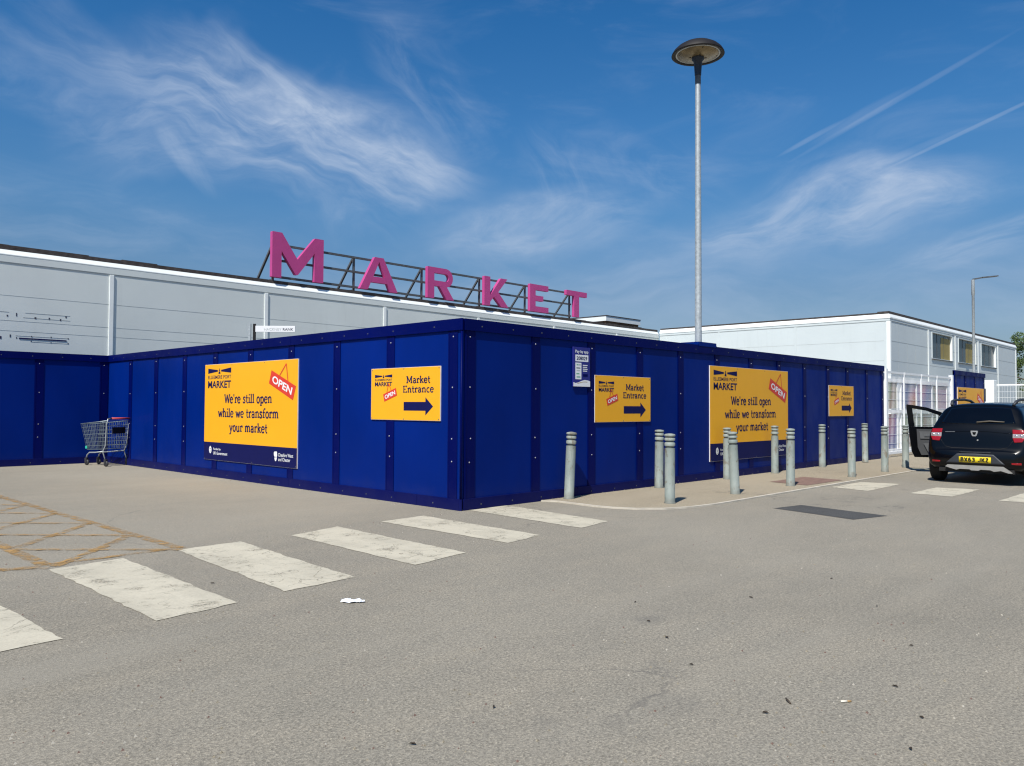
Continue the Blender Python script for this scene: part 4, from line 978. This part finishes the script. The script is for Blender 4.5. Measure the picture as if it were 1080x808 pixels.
patch('door_opening', [(1.52,1.36),(2.1,1.36),(2.6,1.15)], [(1.52,.40),(2.1,.36),(2.62,.38)], 1, M['blackrub'], .008, n=12)
# the open front door: local x from hinge outwards, -y is its inner face
door = thing('open_door', None, None, (2.72, .84, 0), R(180-68)); door.parent = car; door['label'] = 'open front door with grey inner trim'
mb = MB()
mb.prism([(0,.40),(.08,.33),(.99,.33),(1.045,.45),(1.085,.80),(1.10,1.0),(0,1.0)], -.04, .04, M['carpaint'])
fr = [(.02,1.001),(.20,1.13),(.46,1.325),(.74,1.425),(1.02,1.478),(1.145,1.492),(1.15,1.47),(1.10,1.001),(.985,1.001),(1.01,1.22),(1.03,1.405),(.76,1.355),(.52,1.262),(.30,1.10),(.21,1.001)]
mb.prism(fr, -.03, .03, M['carpaint']); mb.build('door_frame', door, .008)
mb = MB(); mb.prism([(.21,.999),(.30,1.10),(.52,1.262),(.76,1.355),(1.03,1.405),(1.01,1.22),(.985,.999)], -.003, .003, M['clearglass']); mb.build('door_window', door)
# the hinge side lies at +x of local rotation: the inner face is +y (towards the rear)
for yy in (.041,):
    mb = MB(); mb.prism([(.06,.42),(.86,.38),(.93,.55),(.95,.95),(.06,.95)], yy+.025, yy, M['doorcard']); mb.build('inner_trim', door, .01)
    mb = MB(); mb.prism([(.15,.74),(.88,.74),(.90,.90),(.15,.90)], yy+.045, yy+.0255, M['doorcard2']); mb.build('armrest', door, .012)
    mb = MB(); mb.prism([(.10,.45),(.72,.43),(.82,.64),(.10,.66)], yy+.055, yy+.0256, M['doorcard2']); mb.build('door_pocket', door, .02)
    mb = MB(); mb.box((.68, yy+.0455, .79), (.80, yy+.06, .83), M['alloy']); mb.build('handle', door)
mb = MB(); mb.box((.12, -.20, 1.0), (.30, -.05, 1.13), M['carpaint'], .03); mb.build('door_mirror', door)

# ------------------------------------------------------------------ shopping trolley
tro = thing('shopping_trolley', 'wire shopping trolley with coral red handle parked in the inner hoarding corner', 'trolley', (-.42, 11.62, 0), R(109))
tro.scale = (1.04, 1.04, 1.05)
# local x forward (front of trolley), y left
mb = MB(); rw = .0055
def lerp(a, b_, u): return Vector(a).lerp(Vector(b_), u)
rt = [(-.44, .29, .98), (-.44, -.29, .98)]; rb = [(-.38, .25, .37), (-.38, -.25, .37)]
ft = [(.50, .20, .90), (.50, -.20, .90)]; fb = [(.34, .16, .34), (.34, -.16, .34)]
for s_ in (0, 1):
    for k in range(17): mb.bar(lerp(rt[s_], ft[s_], k/16), lerp(rb[s_], fb[s_], k/16), rw, rw, M['wire'])
    for k in range(8): mb.bar(lerp(rt[s_], rb[s_], k/7), lerp(ft[s_], fb[s_], k/7), rw*1.3 if k % 3 else .012, rw*1.3 if k % 3 else .012, M['wire'])
for k in range(9):
    mb.bar(lerp(ft[0], ft[1], k/8), lerp(fb[0], fb[1], k/8), rw, rw, M['wire']); mb.bar(lerp(rt[0], rt[1], k/8), lerp(rb[0], rb[1], k/8), rw, rw, M['wire'])
    mb.bar(lerp(fb[0], fb[1], k/8), lerp(rb[0], rb[1], k/8), rw, rw, M['wire'])
for k in range(7):
    mb.bar(lerp(ft[0], fb[0], k/6), lerp(ft[1], fb[1], k/6), rw*1.4, rw*1.4, M['wire']); mb.bar(lerp(rt[0], rb[0], k/6), lerp(rt[1], rb[1], k/6), rw*1.4, rw*1.4, M['wire'])
    mb.bar(lerp(fb[0], rb[0], k/6), lerp(fb[1], rb[1], k/6), rw, rw, M['wire'])
mb.tube([rt[0], ft[0], ft[1], rt[1]], .010, M['wire'], 8); mb.build('basket', tro)
mb = MB()
for s_ in (1, -1):
    mb.tube([(-.47, .29*s_, 1.02), (-.42, .28*s_, .90), (-.38, .27*s_, .45), (-.30, .27*s_, .32), (-.38, .27*s_, .14)], .013, M['galv'], 8)
    mb.tube([(-.30, .27*s_, .32), (0, .22*s_, .29), (.26, .16*s_, .28), (.34, .15*s_, .23), (.38, .15*s_, .14)], .013, M['galv'], 8)
mb.tube([(.10, -.19, .285), (.10, .19, .285)], .010, M['galv'], 8); mb.tube([(-.32, -.27, .31), (-.32, .27, .31)], .010, M['galv'], 8)
mb.build('chassis', tro)
mb = MB(); mb.tube([(-.50, -.22, 1.03), (-.50, .22, 1.03)], .020, M['coral'], 12); mb.build('handle', tro)
mb = MB(); mb.tube([(-.47, -.29, 1.02), (-.50, -.221, 1.03)], .016, M['wheelgrey'], 8); mb.tube([(-.47, .29, 1.02), (-.50, .221, 1.03)], .016, M['wheelgrey'], 8); mb.build('handle_bracket', tro)
mb = MB(); mb.box((-.462, -.16, .70), (-.440, .16, .84), M['lampblack'], .004); mb.build('seat_flap', tro)
mb = MB(); mb.box((.32, .12, .36), (.38, .18, .42), M['greenclip'], .006); mb.build('clip', tro)
for x, y in ((-.38, .27), (-.38, -.27), (.38, .15), (.38, -.15)):
    mb = MB(); mb.lathe([(.02, -.018), (.058, -.016), (.062, 0), (.058, .016), (.02, .018)], M['wheelgrey'], 16, (x-.03, y, .062), 'y'); cw = mb.build('castor', tro)
    mb = MB(); mb.box((x-.045, y-.026, .06), (x+.015, y-.0195, .15), M['wheelgrey']); mb.box((x-.045, y+.0195, .06), (x+.015, y+.026, .15), M['wheelgrey']); mb.box((x-.045, y-.026, .1501), (x+.015, y+.026, .158), M['wheelgrey']); mb.build('fork', cw)

# ------------------------------------------------------------------ litter
def gp(u, v):                                          # a spot on the tarmac
    f_, P, RO = 845., R(1.675), R(.30); A = math.atan2(805, 845)
    F = Vector((0, COS(P), SIN(P))); U = Vector((0, -SIN(P), COS(P))); Rr = Vector((1, 0, 0))
    R2 = Rr*COS(RO)+U*SIN(RO); U2 = U*COS(RO)-Rr*SIN(RO)
    d = F*f_+R2*(u-540)+U2*(404-v)
    d = Vector((d.x*SIN(A)+d.y*COS(A), -d.x*COS(A)+d.y*SIN(A), d.z))
    return CAM+d*(-1.4/d.z)
q = gp(370, 635)
wr = thing('wrapper', 'crumpled white wrapper lying on the tarmac below the crossing stripes', 'litter', (q.x, q.y, .003), R(-46))
wr.scale = (.82, .82, .82)
mb = MB(); N, Mx = 12, 6; vs = []
for i in range(Mx+1):
    for j in range(N+1):
        u, v = j/N, i/Mx; z = .004+.020*SIN(v*PI)*(.6+.4*SIN(u*11+v*5))+random.uniform(0, .008)
        vs.append((-.085+.17*u+.012*SIN(v*7), -.05+.10*v+.012*SIN(u*9), z))
mb.add(vs, [(i*(N+1)+j, i*(N+1)+j+1, (i+1)*(N+1)+j+1, (i+1)*(N+1)+j) for i in range(Mx) for j in range(N)], M['paper'])
mb.build('wrapper_sheet', wr)
mb = MB(); mb.add([(.075,-.035,.004),(.125,-.03,.010),(.12,.0,.016),(.08,.01,.012)], [(0,1,2,3)], M['paper']); mb.build('torn_end', wr)
q = gp(891, 741); mb = MB()
cg = thing('cigarette_end', 'pale cigarette end lying on the open tarmac at lower right', 'litter', (q.x, q.y, .006), R(-40))
mb.tube([(-.02, 0, 0), (.012, 0, 0)], .0042, M['cig'], 10); mb.build('paper', cg)
mb = MB(); mb.tube([(.0121, 0, 0), (.032, 0, 0)], .0043, M['cigfilter'], 10); mb.build('filter', cg)
q = gp(831, 740); tw = MB(); tw.tube([(-.035, .0, .004), (0, .004, .010), (.035, -.003, .004)], [.004, .005, .003], M['leaf_dead'], 7)
o = tw.build('twig'); o.location = (q.x, q.y, 0); o.rotation_euler = (0, 0, R(45)); tag(o, 'short dark brown twig lying left of the cigarette end', 'litter')
lf = None
for u, v in [(944,725),(961,682),(807,753),(684,656),(925,640),(972,758),(960,791),(729,702),(703,673),(435,786),(521,747),(670,636),(792,631),(877,611),(224,616)]:
    q = gp(u, v); k = random.uniform(.32, .62)
    if lf is None:
        mb = MB(); pts = [(-.032,0,.004),(-.015,.011,.010),(.010,.013,.013),(.034,.001,.006),(.012,-.011,.009),(-.014,-.010,.012)]
        mb.add(pts+[(0, 0, .004)], [(i, (i+1) % 6, 6) for i in range(6)], M['leaf_dead']); lf = o = mb.build('dead_leaf')
    else: o = lf.copy(); col.objects.link(o)
    o.location = (q.x, q.y, .001); o.rotation_euler = (0, 0, random.uniform(0, 6)); o.scale = (k, k*random.uniform(.6, 1.1), 1)
    tag(o, 'small dark scrap of dead leaf on the open tarmac', 'litter', 'scraps of dead leaf on the tarmac')
mb = MB()                                              # loose grit
for k in range(900):
    if k < 500: u, v = random.uniform(-20, 1100), random.uniform(560, 830); q = gp(u, v); x, y = q.x, q.y
    else: x, y = random.uniform(-3, 16), -.05-abs(random.gauss(0, .12)); 
    if k > 720: x, y = -.05-abs(random.gauss(0, .12)), random.uniform(0, 12.4)
    zb = .030 if (x > 1.7 and y > -2) else 0
    s_ = random.uniform(.003, .009)
    mb.add([(x-s_, y-s_*.7, zb), (x+s_, y-s_*.5, zb), (x+.2*s_, y+s_, zb), (x, y, zb+s_*1.1)], [(0,1,3),(1,2,3),(2,0,3)], random.choice([M['kerb'], M['brick_pave'], M['paving'], M['paving']]))
tag(mb.build('gravel'), kind='stuff')

# ------------------------------------------------------------------ world, sun, camera
def cam_basis():
    P, RO, A = R(1.675), R(.30), math.atan2(805, 845)
    F = Vector((0, COS(P), SIN(P))); U = Vector((0, -SIN(P), COS(P))); Rr = Vector((1, 0, 0))
    R2 = Rr*COS(RO)+U*SIN(RO); U2 = U*COS(RO)-Rr*SIN(RO)
    cv = lambda d: Vector((d.x*SIN(A)+d.y*COS(A), -d.x*COS(A)+d.y*SIN(A), d.z))
    return cv(R2), cv(U2), cv(F)
cr, cu_, cf = cam_basis()
cam = bpy.data.cameras.new('camera'); co = bpy.data.objects.new('camera', cam); col.objects.link(co)
cam.sensor_width = 36; cam.lens = 36*845/1080; cam.clip_end = 3000; cam.clip_start = .05
mt = Matrix((cr, cu_, -cf)).transposed().to_4x4(); mt.translation = CAM; co.matrix_world = mt
sc.camera = co
EL, AZ = R(52), R(19)
sd = Vector((-COS(AZ)*COS(EL), -SIN(AZ)*COS(EL), SIN(EL)))
sun = bpy.data.lights.new('sun', 'SUN'); sun.energy = 4.7; sun.angle = R(.53); sun.color = (1, .95, .87)
so = bpy.data.objects.new('sun', sun); col.objects.link(so); so.rotation_euler = (-sd).to_track_quat('-Z', 'Y').to_euler(); so.location = (0, 0, 30)
w = bpy.data.worlds.new('World'); sc.world = w; w.use_nodes = True; nt = w.node_tree
bg = nt.nodes['Background']; bg.inputs['Strength'].default_value = .10
sky = nd(nt, 'ShaderNodeTexSky', sky_type='NISHITA'); sky.sun_disc = False; sky.sun_elevation = EL; sky.sun_rotation = math.atan2(sd.x, sd.y)
sky.dust_density = .6; sky.ozone_density = 2.2; sky.air_density = 1.0
dirv = nd(nt, 'ShaderNodeTexCoord').outputs['Generated']
nrm = nd(nt, 'ShaderNodeVectorMath', operation='NORMALIZE'); lk(nt, dirv, nrm.inputs[0]); D = nrm.outputs[0]
def vdot(vec):
    n = nd(nt, 'ShaderNodeVectorMath', operation='DOT_PRODUCT'); lk(nt, D, n.inputs[0]); n.inputs[1].default_value = vec; return n.outputs['Value']
def pix(u, v): return (cf*845+cr*(u-540)+cu_*(404-v)).normalized()
sepz = nd(nt, 'ShaderNodeSeparateXYZ'); lk(nt, D, sepz.inputs[0])
warp = nd(nt, 'ShaderNodeTexNoise'); warp.inputs['Scale'].default_value = 5; warp.inputs['Detail'].default_value = 4; lk(nt, D, warp.inputs['Vector'])
def cloud(u, v, ru, rv, ang, wgt, sx, sy, lo, hi, seed, dist=.25, soft=1.0, wp=.5):
    """one patch of cirrus: a place in the sky dome, its two radii (in degrees of arc) and streaks along it"""
    c = pix(u, v); up = (Vector((0, 0, 1))-c*c.z).normalized(); rt_ = c.cross(up).normalized()
    a = R(ang); ex = rt_*COS(a)+up*SIN(a); ey = up*COS(a)-rt_*SIN(a)
    X, Y = vdot(ex), vdot(ey)
    wx = nd(nt, 'ShaderNodeSeparateColor'); lk(nt, warp.outputs['Color'], wx.inputs[0])
    X2 = mth(nt, 'ADD', X, mth(nt, 'MULTIPLY', mth(nt, 'SUBTRACT', wx.outputs[0], .5), wp*math.tan(R(rv))*1.6))
    Y2 = mth(nt, 'ADD', Y, mth(nt, 'MULTIPLY', mth(nt, 'SUBTRACT', wx.outputs[1], .5), wp*math.tan(R(rv))*1.6))
    d2 = mth(nt, 'ADD', mth(nt, 'POWER', mth(nt, 'ABSOLUTE', mth(nt, 'DIVIDE', X2, SIN(R(ru)))), 2.), mth(nt, 'POWER', mth(nt, 'ABSOLUTE', mth(nt, 'DIVIDE', Y2, SIN(R(rv)))), 2.))
    mask = mapr(nt, d2, soft, .0)
    mask = mth(nt, 'MULTIPLY', mask, mapr(nt, vdot(c), 0., .3))
    cb = nd(nt, 'ShaderNodeCombineXYZ'); lk(nt, mth(nt, 'MULTIPLY', X2, sx), cb.inputs[0]); lk(nt, mth(nt, 'MULTIPLY', Y2, sy), cb.inputs[1]); cb.inputs[2].default_value = seed
    n = noise(nt, cb.outputs[0], 1., 6, .62, dist)
    return mth(nt, 'MULTIPLY', mth(nt, 'MULTIPLY', mask, mapr(nt, n, lo, hi)), wgt)
px = 1/845*57.3
CL = [ # centre, radii in degrees, tilt, weight, streak scales
 (285,150, 17,6.0, -13, .50, 6, 19, .30, .84, 1.3, 1.2, 1.0, 1.2), (300,140, 17,5.5, -10, .30, 3, 7, .15, .85, 2.6, 1.2, 1.0, 1.3), (560,240, 10,2.8, 8, .24, 4, 9, .2, .85, 5.6, 1.0, 1.0, 1.1), (870,230, 13,3.2, 6, .30, 4, 9, .2, .85, 7.6, 1.0, 1.0, 1.1), (390,155, 10,3.2, -26, .46, 7, 24, .30, .82, 4.1, .9, 1.0, 1.0), (290,100, 10,2.6, -24, .40, 7, 26, .30, .82, 9.4, .9, 1.0, 1.0),
 (215,135, 10,3.6, 14, .36, 6, 22, .30, .82, 6.2, .9, 1.0, 1.0), (192,165, 3.4,.9, -52, .32, 12, 36, .25, .8, 2.2, .6, 1.0, .8), (425,180, 8,2.4, -10, .42, 7, 26, .30, .82, 8.8, .9, 1.0, .9),
 (580,238, 9,2.6, 10, .50, 7, 22, .32, .84, 3.3, .8, 1.0, .9), (600,190, 5,3.6, -60, .22, 8, 24, .32, .84, 7.1, .8, 1.0, .9), (455,95, 7,3, -50, .22, 8, 24, .32, .84, 5.1, .8, 1.0, .9), (690,175, 7,3, -20, .20, 8, 24, .32, .84, 4.7, .8, 1.0, .9),
 (870,226, 11,2.8, 9, .58, 7, 22, .30, .82, 12.3, .9, 1.0, 1.0), (935,212, 7,2.2, -6, .46, 7, 24, .30, .82, 2.9, .9, 1.0, 1.0), (860,195, 6,1.8, 12, .28, 7, 24, .30, .84, 3.9, .8, 1.0, 1.0), (1050,252, 7,1.3, 14, .42, 8, 30, .30, .80, 6.6, .7, 1.0, .7),
 (40,95, 7,2.0, -14, .22, 7, 24, .32, .84, 4.4, .8, 1.0, 1.0), (30,210, 12,3, -5, .20, 6, 22, .34, .86, 5.4, .8, 1.0, 1.0), (80,30, 8,1.6, -32, .12, 7, 24, .32, .84, 8.4, .8, 1.0, 1.0),
 (880,330, 40,5.5, 0, .34, 4, 12, .20, .85, 1.9, .6, 1.0, .7), (560,290, 26,3.5, 4, .22, 5, 16, .25, .85, 7.9, .7, 1.0, .8), (230,270, 18,3.0, -6, .16, 5, 18, .3, .85, 2.7, .7, 1.0, .9),
 (945,106, 8,.22, 24.5, .26, 6, 30, .1, 1.0, 3.3, .2, 1.0, .16), (855,146, 2.6,.20, 24.5, .30, 6, 30, .1, .9, 3.9, .2, 1.0, .16), (905,124, 3.6,.42, 25, .20, 6, 30, .1, .9, 3.9, .2, 1.0, .25), (1030,133, 6.5,.15, 20, .30, 5, 20, .0, .8, 6.3, .2, 1.0, .10), (960,160, 4,.28, 18, .14, 6, 22, .1, .8, 9.1, .2, 1.0, .2),
]
tot = None
for q in CL:
    c_ = cloud(*q); tot = c_ if tot is None else mth(nt, 'ADD', tot, c_)
# thin general veil
vb = nd(nt, 'ShaderNodeVectorMath', operation='MULTIPLY'); lk(nt, D, vb.inputs[0]); vb.inputs[1].default_value = (2.2, 2.2, 7)
tot = mth(nt, 'ADD', tot, mth(nt, 'MULTIPLY', mapr(nt, noise(nt, vb.outputs[0], 2.2, 8, .6, .8), .48, .85), .16))
tot = mth(nt, 'MINIMUM', tot, .80)
grad = mapr(nt, sepz.outputs[2], .0, .55, 0, 1, False)
tint = ramp(nt, grad, [(0, (.36, .40, .48)), (.25, (.40, .52, .64)), (.42, (.37, .64, .82)), (.6, (.28, .66, .93)), (.8, (.185, .62, .95)), (1, (.15, .57, .92))])
skyc = mixc(nt, 1., sky.outputs[0], tint, 'MULTIPLY')
skyc = mixc(nt, tot, skyc, (4.3, 5.1, 6.4))
lk(nt, skyc, bg.inputs['Color'])
vs_ = sc.view_settings; vs_.view_transform = 'Standard'; vs_.look = 'None'; vs_.exposure = .27; vs_.gamma = 1; vs_.use_curve_mapping = False
sc.render.engine = 'CYCLES'; sc.cycles.use_denoising = True; sc.cycles.filter_width = 1.2; sc.cycles.max_bounces = 5; sc.cycles.transparent_max_bounces = 12
